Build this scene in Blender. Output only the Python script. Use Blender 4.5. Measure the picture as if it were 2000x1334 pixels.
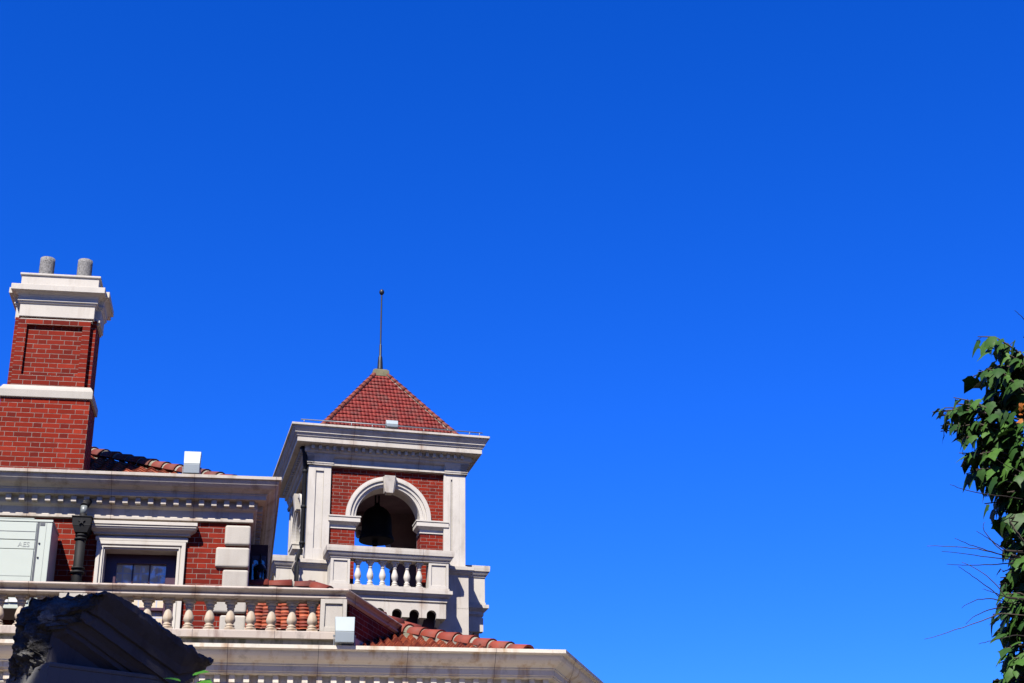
import bpy, bmesh, math, random
from mathutils import Vector, Matrix, noise
random.seed(7)
PI = math.pi
for o in list(bpy.data.objects): bpy.data.objects.remove(o)
SC = bpy.context.scene
COL = SC.collection

# ---------------------------------------------------------------- camera
PITCH, ROLL = .4125, .0155
fwd = Vector((0, math.cos(PITCH), math.sin(PITCH)))
rgt = Vector((1, 0, 0)); dwn = fwd.cross(rgt)
r2 = math.cos(ROLL)*rgt + math.sin(ROLL)*dwn
d2 = -math.sin(ROLL)*rgt + math.cos(ROLL)*dwn
cam = bpy.data.objects.new('camera', bpy.data.cameras.new('camera'))
COL.objects.link(cam)
cam.matrix_world = Matrix(((r2.x, -d2.x, -fwd.x, 0), (r2.y, -d2.y, -fwd.y, 0), (r2.z, -d2.z, -fwd.z, 1.6), (0, 0, 0, 1)))
cam.data.sensor_width = 36; cam.data.lens = 2967/2000*36
cam.data.clip_start = .05; cam.data.clip_end = 3000
SC.camera = cam

# ---------------------------------------------------------------- sun, sky, exposure
YH, YT, YG = .1578, .2613, .70
hh = Vector((math.cos(YH), math.sin(YH), 0)); hn = Vector((-math.sin(YH), math.cos(YH), 0))
to_sun = (-.50*hh - hn + 1.30*Vector((0, 0, 1))).normalized()
sun = bpy.data.objects.new('sun', bpy.data.lights.new('sun', 'SUN'))
COL.objects.link(sun)
sun.data.energy = 5.0; sun.data.angle = math.radians(.5); sun.data.color = (1, .945, .855)
sun.rotation_euler = to_sun.to_track_quat('Z', 'Y').to_euler()
W = bpy.data.worlds.new('World'); SC.world = W; W.use_nodes = True
nt = W.node_tree; nt.nodes.clear()
sky = nt.nodes.new('ShaderNodeTexSky'); sky.sky_type = 'NISHITA'; sky.sun_disc = False
sky.sun_elevation = math.asin(to_sun.z)
sky.sun_rotation = math.atan2(to_sun.x, to_sun.y)
sky.altitude = 300; sky.air_density = 1.0; sky.dust_density = .1; sky.ozone_density = 4.0
gm = nt.nodes.new('ShaderNodeGamma'); gm.inputs[1].default_value = 1.0
hs = nt.nodes.new('ShaderNodeHueSaturation'); hs.inputs['Saturation'].default_value = 1.35; hs.inputs['Value'].default_value = 1.0
bg = nt.nodes.new('ShaderNodeBackground'); bg.inputs['Strength'].default_value = .05
wo = nt.nodes.new('ShaderNodeOutputWorld')
nt.links.new(sky.outputs[0], gm.inputs[0]); nt.links.new(gm.outputs[0], hs.inputs['Color'])
gain = nt.nodes.new('ShaderNodeMix'); gain.data_type = 'RGBA'; gain.blend_type = 'MULTIPLY'; gain.inputs[0].default_value = 1
gain.inputs[7].default_value = (.366, .691, 1.544, 1)
nt.links.new(hs.outputs[0], gain.inputs[6]); nt.links.new(gain.outputs[2], bg.inputs[0]); nt.links.new(bg.outputs[0], wo.inputs[0])
SC.view_settings.view_transform = 'Standard'; SC.view_settings.look = 'None'
SC.view_settings.gamma = 1; SC.view_settings.exposure = 1.6

# ---------------------------------------------------------------- materials
class NT:
    def __init__(s, name):
        s.m = bpy.data.materials.new(name); s.m.use_nodes = True
        s.t = s.m.node_tree; s.b = s.t.nodes['Principled BSDF']
        s.tc = s.t.nodes.new('ShaderNodeTexCoord')
    def n(s, typ, **kw):
        x = s.t.nodes.new(typ)
        for k, v in kw.items():
            if isinstance(k, str) and k.startswith('i_'): x.inputs[int(k[2:])].default_value = v
            else: setattr(x, k, v)
        return x
    def l(s, a, b): s.t.links.new(a, b)
    def math(s, op, a, b=None, c=None):
        x = s.n('ShaderNodeMath', operation=op)
        for i, v in enumerate((a, b, c)):
            if v is None: continue
            if isinstance(v, (int, float)): x.inputs[i].default_value = v
            else: s.l(v, x.inputs[i])
        return x.outputs[0]
    def noise(s, scale, detail=4, rough=.55, vec=None, scl=None):
        x = s.n('ShaderNodeTexNoise'); x.inputs['Scale'].default_value = scale
        x.inputs['Detail'].default_value = detail; x.inputs['Roughness'].default_value = rough
        v = vec or s.tc.outputs['Object']
        if scl:
            mp = s.n('ShaderNodeMapping'); mp.inputs['Scale'].default_value = scl; s.l(v, mp.inputs[0]); v = mp.outputs[0]
        s.l(v, x.inputs['Vector']); return x.outputs[0]
    def ramp(s, f, a, b, lo=0., hi=1.):
        x = s.n('ShaderNodeMapRange'); x.inputs[1].default_value = a; x.inputs[2].default_value = b
        x.inputs[3].default_value = lo; x.inputs[4].default_value = hi; s.l(f, x.inputs[0]); return x.outputs[0]
    def mix(s, f, a, b, mode='MIX'):
        x = s.n('ShaderNodeMix', data_type='RGBA', blend_type=mode)
        for i, v in ((0, f), (6, a), (7, b)):
            if isinstance(v, (int, float)): x.inputs[i].default_value = v
            elif isinstance(v, tuple): x.inputs[i].default_value = v if len(v) == 4 else v+(1,)
            else: s.l(v, x.inputs[i])
        return x.outputs[2]
    def bump(s, h, strength=.3, dist=.01):
        x = s.n('ShaderNodeBump'); x.inputs['Strength'].default_value = strength; x.inputs['Distance'].default_value = dist
        s.l(h, x.inputs['Height']); s.l(x.outputs[0], s.b.inputs['Normal'])
    def out(s, col, rough=.8, metal=0, spec=.3):
        if isinstance(col, tuple): s.b.inputs['Base Color'].default_value = col+(1,)
        else: s.l(col, s.b.inputs['Base Color'])
        if isinstance(rough, (int, float)): s.b.inputs['Roughness'].default_value = rough
        else: s.l(rough, s.b.inputs['Roughness'])
        s.b.inputs['Metallic'].default_value = metal; s.b.inputs['Specular IOR Level'].default_value = spec
        return s.m

AL = .43                                  # overall reflectance of the built things at this exposure
def sc(c): return tuple(v*AL for v in c)
def m_stone(name, base, stain=.5, stain_col=(.30, .22, .15), joint=0, joff=0, grain=.22, moss=0):
    m = NT(name); base = sc(base); stain_col = sc(stain_col)
    c = m.mix(m.ramp(m.noise(1.7, 5), .35, .7), base, tuple(v*.86 for v in base))
    g = m.ramp(m.noise(150, 3, .7), .3, .7)
    c = m.mix(m.math('MULTIPLY', g, grain), c, tuple(v*.45 for v in base))
    st = m.ramp(m.noise(2.6, 5, .6, scl=(2.2, 2.2, .35)), .53, .72)
    bl = m.ramp(m.noise(5.5, 6, .7), .56, .74)
    c = m.mix(m.math('MULTIPLY', bl, stain*.8), c, tuple(v*.38 for v in base))
    c = m.mix(m.math('MULTIPLY', st, stain), c, stain_col)
    if moss:
        mo = m.ramp(m.noise(7, 6, .7, scl=(1, 1, .5)), .45, .6)
        c = m.mix(m.math('MULTIPLY', mo, moss), c, (.06, .06, .03))
    h = m.noise(150, 4, .7)
    if joint:
        sp = m.n('ShaderNodeSeparateXYZ'); m.l(m.tc.outputs['Object'], sp.inputs[0])
        f = m.math('FRACT', m.math('DIVIDE', m.math('ADD', sp.outputs[0], 50+joff), joint))
        d = m.math('MULTIPLY', m.math('ABSOLUTE', m.math('SUBTRACT', f, .5)), joint)
        near = m.math('SUBTRACT', 1., m.ramp(d, 0., .09))
        near = m.math('MULTIPLY', near, m.ramp(m.noise(5, 4), .4, .65))
        c = m.mix(m.math('MULTIPLY', near, .75), c, (.20, .14, .10))
        line = m.math('LESS_THAN', d, .0035)
        c = m.mix(m.math('MULTIPLY', line, .8), c, (.07, .06, .06))
    m.bump(h, .25, .004)
    return m.out(c, .85, 0, .1)

def m_brick(name, dark=1.0, sx=1., sy=1.):
    m = NT(name); dark *= .43
    sp = m.n('ShaderNodeSeparateXYZ'); m.l(m.tc.outputs['Object'], sp.inputs[0])
    s_ = m.math('ADD', m.math('MULTIPLY', sp.outputs[0], sx), m.math('MULTIPLY', sp.outputs[1], sy))
    wob = m.math('MULTIPLY', m.math('SUBTRACT', m.noise(6, 2), .5), .007)
    s_ = m.math('ADD', s_, m.math('MULTIPLY', m.math('SUBTRACT', m.noise(9, 2), .5), .008))
    H, P, A, J = .0665, .3375, .667, .0066
    v = m.math('DIVIDE', m.math('ADD', sp.outputs[2], m.math('ADD', wob, .02)), H)
    row = m.math('FLOOR', v); fz = m.math('SUBTRACT', v, row)
    odd = m.math('MODULO', row, 2.)
    u = m.math('ADD', m.math('ADD', m.math('DIVIDE', s_, P), 40.), m.math('MULTIPLY', odd, .5))
    cell = m.math('FLOOR', u); fu = m.math('SUBTRACT', u, cell)
    head = m.math('GREATER_THAN', fu, A)
    dv = m.math('MULTIPLY', m.math('MINIMUM', m.math('MINIMUM', fu, m.math('SUBTRACT', 1., fu)), m.math('ABSOLUTE', m.math('SUBTRACT', fu, A))), P)
    dz = m.math('MULTIPLY', m.math('MINIMUM', fz, m.math('SUBTRACT', 1., fz)), H)
    d = m.math('MINIMUM', dv, dz)
    inb = m.ramp(d, J/2-.0016, J/2+.0016)
    cx = m.n('ShaderNodeCombineXYZ'); m.l(m.math('ADD', m.math('MULTIPLY', cell, 2.), head), cx.inputs[0]); m.l(row, cx.inputs[1])
    wn = m.n('ShaderNodeTexWhiteNoise'); m.l(cx.outputs[0], wn.inputs['Vector'])
    cr = m.n('ShaderNodeValToRGB'); m.l(wn.outputs['Value'], cr.inputs[0])
    e = cr.color_ramp.elements
    e[0].position = 0; e[0].color = (.17*dark, .013*dark, .008*dark, 1)
    e[1].position = 1; e[1].color = (.42*dark, .040*dark, .017*dark, 1)
    k = e.new(.5); k.color = (.285*dark, .020*dark, .007*dark, 1)
    k = e.new(.93); k.color = (.33*dark, .027*dark, .012*dark, 1)
    c = m.mix(m.ramp(m.noise(40, 4, .7), .4, .75, 0, .35), cr.outputs[0], (.12*dark, .014, .010))
    c = m.mix(m.ramp(m.noise(.9, 4, .6), .45, .7, 0, .5), c, (.12*dark, .016*dark, .011*dark))
    mo = m.mix(m.ramp(m.noise(14, 3), .35, .7), sc((.36, .30, .26)), sc((.17, .13, .11)))
    c = m.mix(inb, mo, c)
    hgt = m.math('ADD', m.math('MULTIPLY', inb, 1.), m.math('MULTIPLY', m.noise(90, 3), .25))
    m.bump(hgt, .55, .006)
    return m.out(c, .85, 0, .06)

def m_tile(name, a, b, dirt=.4, sx=.1, sy=.1):
    m = NT(name); a = sc(a); b = sc(b)
    at = m.n('ShaderNodeAttribute', attribute_name='tid')
    wn = m.n('ShaderNodeTexWhiteNoise', noise_dimensions='1D'); m.l(at.outputs['Fac'], wn.inputs['W'])
    c = m.mix(wn.outputs['Value'], a, b)
    c = m.mix(m.ramp(m.noise(4, 5, .65), .48, .72, 0, dirt), c, (.055, .03, .025))
    c = m.mix(m.ramp(m.noise(70, 3, .7), .5, .75, 0, .35), c, (.10, .05, .035))
    m.bump(m.noise(60, 4), .3, .004)
    return m.out(c, .7, 0, .18)

def m_plain(name, col, rough=.6, metal=0, spec=.4, var=.25, scale=8, bump=.1):
    m = NT(name); col = sc(col)
    c = m.mix(m.ramp(m.noise(scale, 5, .6), .35, .7), col, tuple(v*(1-var) for v in col))
    if bump: m.bump(m.noise(scale*12, 3), bump, .003)
    return m.out(c, rough, metal, spec)

M = {}
ST = (.69, .625, .55)
M['stone'] = m_stone('stone', ST, .32)
M['stone_joint'] = m_stone('stone_cornice', ST, .75, joint=1.02, joff=.18)
M['stone_tower'] = m_stone('stone_tower', (.73, .67, .59), .5, joint=1.31, joff=.05, grain=.14)
M['stone_white'] = m_stone('stone_white', (.77, .72, .64), .28, grain=.10)
M['stone_bay'] = m_stone('stone_bay_cornice', (.90, .83, .71), .85, (.46, .27, .11), joint=1.02, joff=.62)  # base made paler to stand in for bounced light on this cornice
M['stone_rough'] = m_stone('stone_quoin', (.66, .615, .545), .15, grain=.34)
M['stone_rail'] = m_stone('stone_rail', (.66, .57, .50), .95, (.20, .10, .08), joint=.93, joff=.3)
M['stone_baluster'] = m_stone('stone_baluster', (.66, .56, .45), .9, (.40, .26, .15))
M['stone_mossy'] = m_stone('stone_mossy', (.50, .46, .37), .5, (.2, .17, .1), moss=.8)
M['mortar'] = m_stone('mortar', (.42, .39, .33), .6, (.10, .09, .08), moss=.55)
M['apex'] = m_stone('apex_stone', (.30, .27, .17), .5, (.10, .10, .06), moss=.5)
M['brick'] = m_brick('red_brick')
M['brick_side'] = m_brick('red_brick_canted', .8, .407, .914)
M['tile_red'] = m_tile('tower_tile', (.19, .011, .009), (.29, .026, .018), .65)
M['tile_hip'] = m_tile('hip_tile', (.17, .03, .02), (.28, .06, .038), .6)
M['tile_hip2'] = m_tile('ridge_tile', (.17, .024, .015), (.36, .062, .032), .7)
M['tile_orange'] = m_tile('roof_tile', (.20, .028, .016), (.50, .115, .045), .8)
M['iron'] = m_plain('black_iron', (.010, .010, .012), .7, 0, .2, .3, 20)
M['dark_metal'] = m_plain('grey_finial_metal', (.022, .024, .03), .5, .3, .4)
M['bronze'] = m_plain('dark_bronze', (.008, .008, .009), .7, 0, .15)
M['pvc'] = m_plain('grey_pipe', (.26, .29, .29), .4)
M['maroon'] = m_plain('maroon_frame', (.075, .022, .045), .4, 0, .4, .15)
M['ac'] = m_plain('pale_green_enamel', (.60, .66, .585), .42, 0, .35, .05, 3, .02)
M['ac_line'] = m_plain('grey_seam', (.42, .46, .43), .6)
M['slate'] = m_plain('slate_strip', (.07, .08, .10), .5)
M['white'] = m_plain('white_label', (.8, .8, .8), .5, 0, .4, .03)
M['blue_mark'] = m_plain('blue_emblem', (.03, .09, .45), .4)
M['lamp_white'] = m_plain('white_lamp_housing', (.44, .51, .53), .4, 0, .3, .06, 6, .03)
M['lamp_grey'] = m_plain('lamp_lens', (.32, .37, .40), .4, 0, .5, .06, 6, .03)
M['cement'] = m_plain('rough_cement', (.40, .39, .38), .95, 0, .1, .75, 55, 1.0)
M['pot_metal'] = m_plain('conduit_metal', (.35, .37, .39), .4, .4)
M['plaster'] = m_plain('dark_plaster', (.46, .31, .30), .9, 0, .2, .3, 3)
M['dark_render_shade'] = m_plain('wall_render_shade', (.10, .06, .07), .9, 0, .1, .4, 4)  # dark render whose tone also stands in for shade
M['lead'] = m_plain('flashing', (.05, .06, .08), .6)
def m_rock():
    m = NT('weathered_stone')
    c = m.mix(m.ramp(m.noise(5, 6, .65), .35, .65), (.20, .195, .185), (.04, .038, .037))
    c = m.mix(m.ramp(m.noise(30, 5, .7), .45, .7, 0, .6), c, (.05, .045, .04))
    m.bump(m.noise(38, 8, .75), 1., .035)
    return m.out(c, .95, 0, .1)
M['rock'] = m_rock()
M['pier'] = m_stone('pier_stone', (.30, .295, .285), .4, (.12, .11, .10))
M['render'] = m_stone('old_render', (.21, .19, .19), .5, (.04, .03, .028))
def m_glass():
    m = NT('window_glass')
    sp = m.n('ShaderNodeSeparateXYZ'); m.l(m.tc.outputs['Object'], sp.inputs[0])
    # a checked curtain hangs right behind the pane
    fx = m.math('LESS_THAN', m.math('FRACT', m.math('MULTIPLY', sp.outputs[0], 9.)), .16)
    fz = m.math('LESS_THAN', m.math('FRACT', m.math('MULTIPLY', sp.outputs[2], 9.)), .16)
    c = m.mix(m.math('MAXIMUM', fx, fz), (.38, .32, .235), (.27, .28, .33))
    m.b.inputs['Coat Weight'].default_value = 1; m.b.inputs['Coat Roughness'].default_value = .02
    m.b.inputs['Coat IOR'].default_value = 2.1
    x = m.noise(3, 2); bp = m.n('ShaderNodeBump'); bp.inputs['Strength'].default_value = .01; bp.inputs['Distance'].default_value = .02
    m.l(x, bp.inputs['Height']); m.l(bp.outputs[0], m.b.inputs['Coat Normal'])
    return m.out(c, .6, 0, .2)
M['glass'] = m_glass()
def m_dglass():
    m = NT('dark_glass'); m.b.inputs['Coat Weight'].default_value = 1; m.b.inputs['Coat Roughness'].default_value = .02
    m.b.inputs['Coat IOR'].default_value = 1.8
    return m.out((.02, .025, .03), .1, 0, .5)
M['dark_glass'] = m_dglass()
def m_leaf(name, a, b):
    m = NT(name); a = sc(a); b = sc(b)
    at = m.n('ShaderNodeAttribute', attribute_name='tid')
    wn = m.n('ShaderNodeTexWhiteNoise', noise_dimensions='1D'); m.l(at.outputs['Fac'], wn.inputs['W'])
    c = m.mix(wn.outputs['Value'], a, b)
    vn = m.n('ShaderNodeAttribute', attribute_name='vein')
    c = m.mix(m.ramp(vn.outputs['Fac'], .75, 1., 0, .55), c, (.16, .20, .06))
    c = m.mix(m.ramp(m.noise(60, 3), .45, .7, 0, .35), c, tuple(v*.5 for v in a))
    m.out(c, .55, 0, .15)
    tr = m.n('ShaderNodeBsdfTranslucent'); m.l(c, tr.inputs['Color'])
    mx = m.n('ShaderNodeMixShader'); mx.inputs[0].default_value = .06
    o = m.t.nodes['Material Output']
    m.l(m.b.outputs[0], mx.inputs[1]); m.l(tr.outputs[0], mx.inputs[2]); m.l(mx.outputs[0], o.inputs['Surface'])
    return m.m
M['leaf'] = m_leaf('ivy_leaf', (.020, .068, .013), (.080, .19, .032))
M['leaf_dry'] = m_leaf('dry_leaf', (.36, .09, .012), (.45, .17, .03))
M['sprig'] = m_leaf('bright_leaf', (.05, .19, .018), (.09, .28, .025))
M['sprig'].node_tree.nodes['Principled BSDF'].inputs['Specular IOR Level'].default_value = .08
M['bark'] = m_plain('bark', (.045, .035, .028), .95, 0, .1, .5, 9, .8)
M['twig'] = m_plain('twig_bark', (.10, .075, .06), .8, 0, .2, .4, 30)
M['twig_dark'] = m_plain('dark_twig_bark', (.03, .022, .02), .8, 0, .2, .4, 30)

# ---------------------------------------------------------------- mesh helpers
class MB:
    def __init__(s):
        s.b = bmesh.new(); s.tid = s.b.faces.layers.float.new('tid'); s.sm = []
    def face(s, vs, tid=0., smooth=False):
        try: f = s.b.faces.new(vs)
        except ValueError: return None
        f[s.tid] = tid; f.smooth = smooth; f.normal_update(); return f
    def box(s, x0, x1, y0, y1, z0, z1, tid=0.):
        v = [s.b.verts.new((x, y, z)) for z in (z0, z1) for y in (y0, y1) for x in (x0, x1)]
        for q in ((0, 2, 3, 1), (4, 5, 7, 6), (0, 1, 5, 4), (1, 3, 7, 5), (3, 2, 6, 7), (2, 0, 4, 6)): s.face([v[i] for i in q], tid)
        return s
    def hexa(s, pts, tid=0.):   # 8 points, bottom loop then top loop
        v = [s.b.verts.new(p) for p in pts]
        for q in ((3, 2, 1, 0), (4, 5, 6, 7), (0, 1, 5, 4), (1, 2, 6, 5), (2, 3, 7, 6), (3, 0, 4, 7)): s.face([v[i] for i in q], tid)
        return s
    def prism(s, poly, y0, y1, f=None, tid=0.):  # polygon in (x,z) extruded from y0 to y1
        f = f or (lambda p, y: (p[0], y, p[1]))
        a = [s.b.verts.new(f(p, y0)) for p in poly]; c = [s.b.verts.new(f(p, y1)) for p in poly]
        n = len(poly)
        fs = [s.face(a, tid), s.face(c[::-1], tid)]
        bmesh.ops.triangulate(s.b, faces=[q for q in fs if q], ngon_method='EAR_CLIP')
        for i in range(n): s.face([a[i], c[i], c[(i+1) % n], a[(i+1) % n]], tid)
        return s
    def lathe(s, prof, c=(0, 0, 0), n=16, cap=True):  # prof list of (r,z)
        rings = []
        for r, z in prof:
            rings.append([s.b.verts.new((c[0]+r*math.cos(2*PI*i/n), c[1]+r*math.sin(2*PI*i/n), c[2]+z)) for i in range(n)])
        for a, b in zip(rings, rings[1:]):
            for i in range(n): s.face([a[i], a[(i+1) % n], b[(i+1) % n], b[i]], 0, True)
        if cap: s.face(rings[0][::-1]); s.face(rings[-1])
        return s
    def tube(s, pts, rad, n=8, cap=True, tid=0.):
        pts = [Vector(p) for p in pts]
        if isinstance(rad, (int, float)): rad = [rad]*len(pts)
        rings = []; up = Vector((.13, .21, .97)).normalized()
        for i, p in enumerate(pts):
            d = (pts[min(i+1, len(pts)-1)]-pts[max(i-1, 0)]).normalized()
            a = d.cross(up)
            if a.length < .2: a = d.cross(Vector((1, 0, 0)))
            a.normalize(); b = d.cross(a)
            rings.append([s.b.verts.new(p+rad[i]*(a*math.cos(2*PI*k/n)+b*math.sin(2*PI*k/n))) for k in range(n)])
        for a, b in zip(rings, rings[1:]):
            for i in range(n): s.face([a[i], a[(i+1) % n], b[(i+1) % n], b[i]], tid, True)
        if cap: s.face(rings[0][::-1], tid); s.face(rings[-1], tid)
        return s
    def sweep(s, prof, path, closed=False):
        """prof: closed list of (out, z); path: plan points, outward is to the right of travel."""
        P = [Vector((p[0], p[1])) for p in path]; n = len(P); rings = []
        for i in range(n):
            def nrm(a, b):
                d = (b-a).normalized(); return Vector((d.y, -d.x))
            if closed or 0 < i < n-1:
                n1 = nrm(P[i-1], P[i]); n2 = nrm(P[i], P[(i+1) % n]); m = (n1+n2)/(1+n1.dot(n2))
            elif i == 0: m = nrm(P[0], P[1])
            else: m = nrm(P[-2], P[-1])
            rings.append([s.b.verts.new((P[i].x+m.x*o, P[i].y+m.y*o, z)) for o, z in prof])
        k = len(prof)
        for i in range(n if closed else n-1):
            a, b = rings[i], rings[(i+1) % n]
            for j in range(k): s.face([a[j], b[j], b[(j+1) % k], a[(j+1) % k]])
        if not closed:
            fs = [s.face(rings[0]), s.face(rings[-1][::-1])]
            bmesh.ops.triangulate(s.b, faces=[q for q in fs if q], ngon_method='EAR_CLIP')
        return s
    def build(s, name, mat, parent=None, bevel=0, seg=1, smooth=None):
        bmesh.ops.remove_doubles(s.b, verts=s.b.verts, dist=1e-5)
        bmesh.ops.recalc_face_normals(s.b, faces=s.b.faces)
        me = bpy.data.meshes.new(name); s.b.to_mesh(me); s.b.free()
        me.materials.append(M[mat])
        o = bpy.data.objects.new(name, me); COL.objects.link(o)
        if parent is not None: o.parent = parent
        if bevel:
            q = o.modifiers.new('bevel', 'BEVEL'); q.width = bevel; q.segments = seg; q.limit_method = 'ANGLE'; q.angle_limit = math.radians(40)
        return o

def empty(name, label, cat, loc, rz=0, group=None):
    o = bpy.data.objects.new(name, None); COL.objects.link(o); o.empty_display_size = .3
    o.location = loc; o.rotation_euler = (0, 0, rz); o['label'] = label; o['category'] = cat
    if group: o['group'] = group
    return o
def copy_part(o, parent, loc=(0, 0, 0)):
    c = o.copy(); COL.objects.link(c); c.parent = parent; c.location = loc; return c
def arc(cx, cz, r, a0, a1, n): return [(cx+r*math.cos(a0+(a1-a0)*i/n), cz+r*math.sin(a0+(a1-a0)*i/n)) for i in range(n+1)]

def tile_field(mb, O, U, S, lo, hi, rows, rl, cw, amp, lip, seg=6, shape='pan'):
    """rows of overlapping tiles; O eave origin, U along eave, S up the slope; lo(s)/hi(s) side limits."""
    O, U, S = Vector(O), Vector(U).normalized(), Vector(S).normalized(); N = U.cross(S)
    if N.z < 0: N = -N
    for i in range(rows):
        s0, s1 = i*rl, (i+1)*rl+.25*rl
        a, b = lo(s0+.3*rl), hi(s0+.3*rl)
        if b-a < cw*.3: continue
        k0, k1 = int(math.floor(a/cw)), int(math.ceil(b/cw))
        for k in range(k0, k1):
            tid = random.random()*50; jit = random.uniform(-.06, .06)*rl; hj = random.uniform(-.25, .25)*lip
            low, upr, bot = [], [], []
            for q in range(seg+1):
                f = q/seg; u = min(max((k+f)*cw, a), b)
                f2 = u/cw-k
                if shape == 'pan': hgt = amp*(.5+.5*math.sin(2*PI*(f2-.1)))**1.2
                else: hgt = amp*math.sin(PI*f2)
                drop = -.16*rl*math.sin(PI*f2) if shape != 'pan' else 0
                p0 = O+U*u+S*(s0+jit+drop); p1 = O+U*u+S*min(s1, rows*rl)
                low.append(mb.b.verts.new(p0+N*(hgt+lip+hj))); upr.append(mb.b.verts.new(p1+N*(hgt+.002)))
                bot.append(mb.b.verts.new(p0+N*(hgt+hj-.001)))
            for q in range(seg):
                mb.face([low[q], low[q+1], upr[q+1], upr[q]], tid, True)
                mb.face([bot[q], bot[q+1], low[q+1], low[q]], tid)
            mb.face([bot[0], low[0], upr[0]], tid); mb.face([bot[-1], upr[-1], low[-1]], tid)
def hip_tiles(mb, A, B, L, r, th=.02, seg=8, mo=None):
    """overlapping half-round tiles from the low end A to the high end B."""
    A, B = Vector(A), Vector(B); d = (B-A); n = max(1, round(d.length/L)); d /= n
    D = d.normalized(); X = D.cross(Vector((0, 0, 1))).normalized(); Z = X.cross(D)
    for i in range(n):
        p0 = A+d*i; p1 = A+d*(i+1)+d*.16; tid = random.random()*50
        sc = random.uniform(.94, 1.05); X2 = (X+D*random.uniform(-.04, .04))
        ra, rb = r*1.2*sc, r*.86*sc
        def ring(p, rr, lift=0): return [mb.b.verts.new(p+X2*rr*math.cos(PI*k/seg)+Z*(rr*math.sin(PI*k/seg)+lift)) for k in range(seg+1)]
        a, b, a2, b2 = ring(p0, ra), ring(p1, rb), ring(p0, ra-th), ring(p1, rb-th)
        for k in range(seg):
            mb.face([a[k], a[k+1], b[k+1], b[k]], tid, True); mb.face([a2[k], a2[k+1], b2[k+1], b2[k]], tid, True)
            mb.face([a[k], a[k+1], a2[k+1], a2[k]], tid); mb.face([b[k], b[k+1], b2[k+1], b2[k]], tid)
        if mo is not None and i > 0:
            q0, q1 = p0-D*(.035+.02*random.random()), p0+D*.02
            def rg(p, rr): return [mo.b.verts.new(p+X*rr*math.cos(PI*k/seg)+Z*(rr*math.sin(PI*k/seg)+.001)) for k in range(seg+1)]
            e, f, g2 = rg(q0, rb+.004), rg(q1, ra-th+.002), rg(q1, rb-.01)
            for k in range(seg):
                mo.face([e[k], e[k+1], f[k+1], f[k]]); mo.face([f[k], f[k+1], g2[k+1], g2[k]]); mo.face([g2[k], g2[k+1], e[k+1], e[k]])
def mortar_bed(mb, A, B, w, h, L=.1, seed=0):
    """mortar fillet under hip tiles with an uneven lower edge."""
    A, B = Vector(A), Vector(B); n = max(2, int((B-A).length/L)); D = (B-A).normalized(); X = D.cross(Vector((0, 0, 1))).normalized()
    rows = []
    for i in range(n+1):
        p = A+(B-A)*i/n; j = noise.noise(Vector((i*.9, seed, 0)))*.025
        rows.append([mb.b.verts.new(p+X*(w+j)-Vector((0, 0, h+j))), mb.b.verts.new(p+X*(w*.9+j*.3)+Vector((0, 0, .0))), mb.b.verts.new(p-X*(w*.9)+Vector((0, 0, 0))), mb.b.verts.new(p-X*(w+j)-Vector((0, 0, h+j)))])
    for a, b in zip(rows, rows[1:]):
        for k in range(4): mb.face([a[k], a[(k+1) % 4], b[(k+1) % 4], b[k]])
    mb.face(rows[0]); mb.face(rows[-1][::-1])

# ---------------------------------------------------------------- ground
g = MB(); g.box(-600, 600, -400, 1200, -.5, 0); go = g.build('ground', 'stone')
gm_ = NT('paving'); gc = gm_.mix(gm_.ramp(gm_.noise(.8, 6), .35, .7), (.055, .042, .036), (.036, .03, .027)); gm_.bump(gm_.noise(30, 4), .3, .01)
go.data.materials.clear(); go.data.materials.append(gm_.out(gc, .9, 0, .2)); go['kind'] = 'structure'

m = MB(); m.box(-18, 20, 13.2, 17.3, -.3, .004); fc = m.build('bounce_slab', 'stone'); fc.data.materials.clear()  # unseen pale slab added to bounce sunlight up under the lower cornice
gm_ = NT('bounce_paving'); gc = gm_.mix(gm_.ramp(gm_.noise(.8, 6), .35, .7), (.72, .66, .57), (.62, .56, .48)); gm_.bump(gm_.noise(30, 4), .3, .01)
fc.data.materials.append(gm_.out(gc, .9, 0, .2)); fc['kind'] = 'structure'

# ================================================================ BRICK HOUSE
HO = Vector((-3.38916, 18.7, 0))
house = empty('brick_house', 'red brick house with pale stone cornices, corner quoins and a tiled roof', 'house', HO, YH)
DX, DY = -.024, 1.0                      # plan direction of the slightly skewed right side
XL, DEPTH = -7.0, 7.0
XB = DX*DEPTH
m = MB(); wx0, wx1 = -1.80, -.84         # structural opening of the front window
for a, b, z0, z1 in ((XL, wx0, 0, 7.32), (wx1, 0, 0, 7.32), (wx0, wx1, 6.97, 7.32), (wx0, wx1, 0, 5.62)):
    m.hexa([(a, 0, z0), (b, 0, z0), (b, .34, z0), (a, .34, z0), (a, 0, z1), (b, 0, z1), (b, .34, z1), (a, .34, z1)])
m.hexa([(-.34, .34, 0), (-.008, .34, 0), (XB, DEPTH, 0), (XB-.34, DEPTH, 0), (-.34, .34, 7.32), (-.008, .34, 7.32), (XB, DEPTH, 7.32), (XB-.34, DEPTH, 7.32)])
m.build('wall', 'brick', house)
m = MB(); m.box(wx0-.3, wx1+.3, .9, .92, 5.5, 7.3); m.box(XL, -.4, .36, 6.9, 5.45, 5.50); m.build('interior_partition', 'plaster', house)
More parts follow.
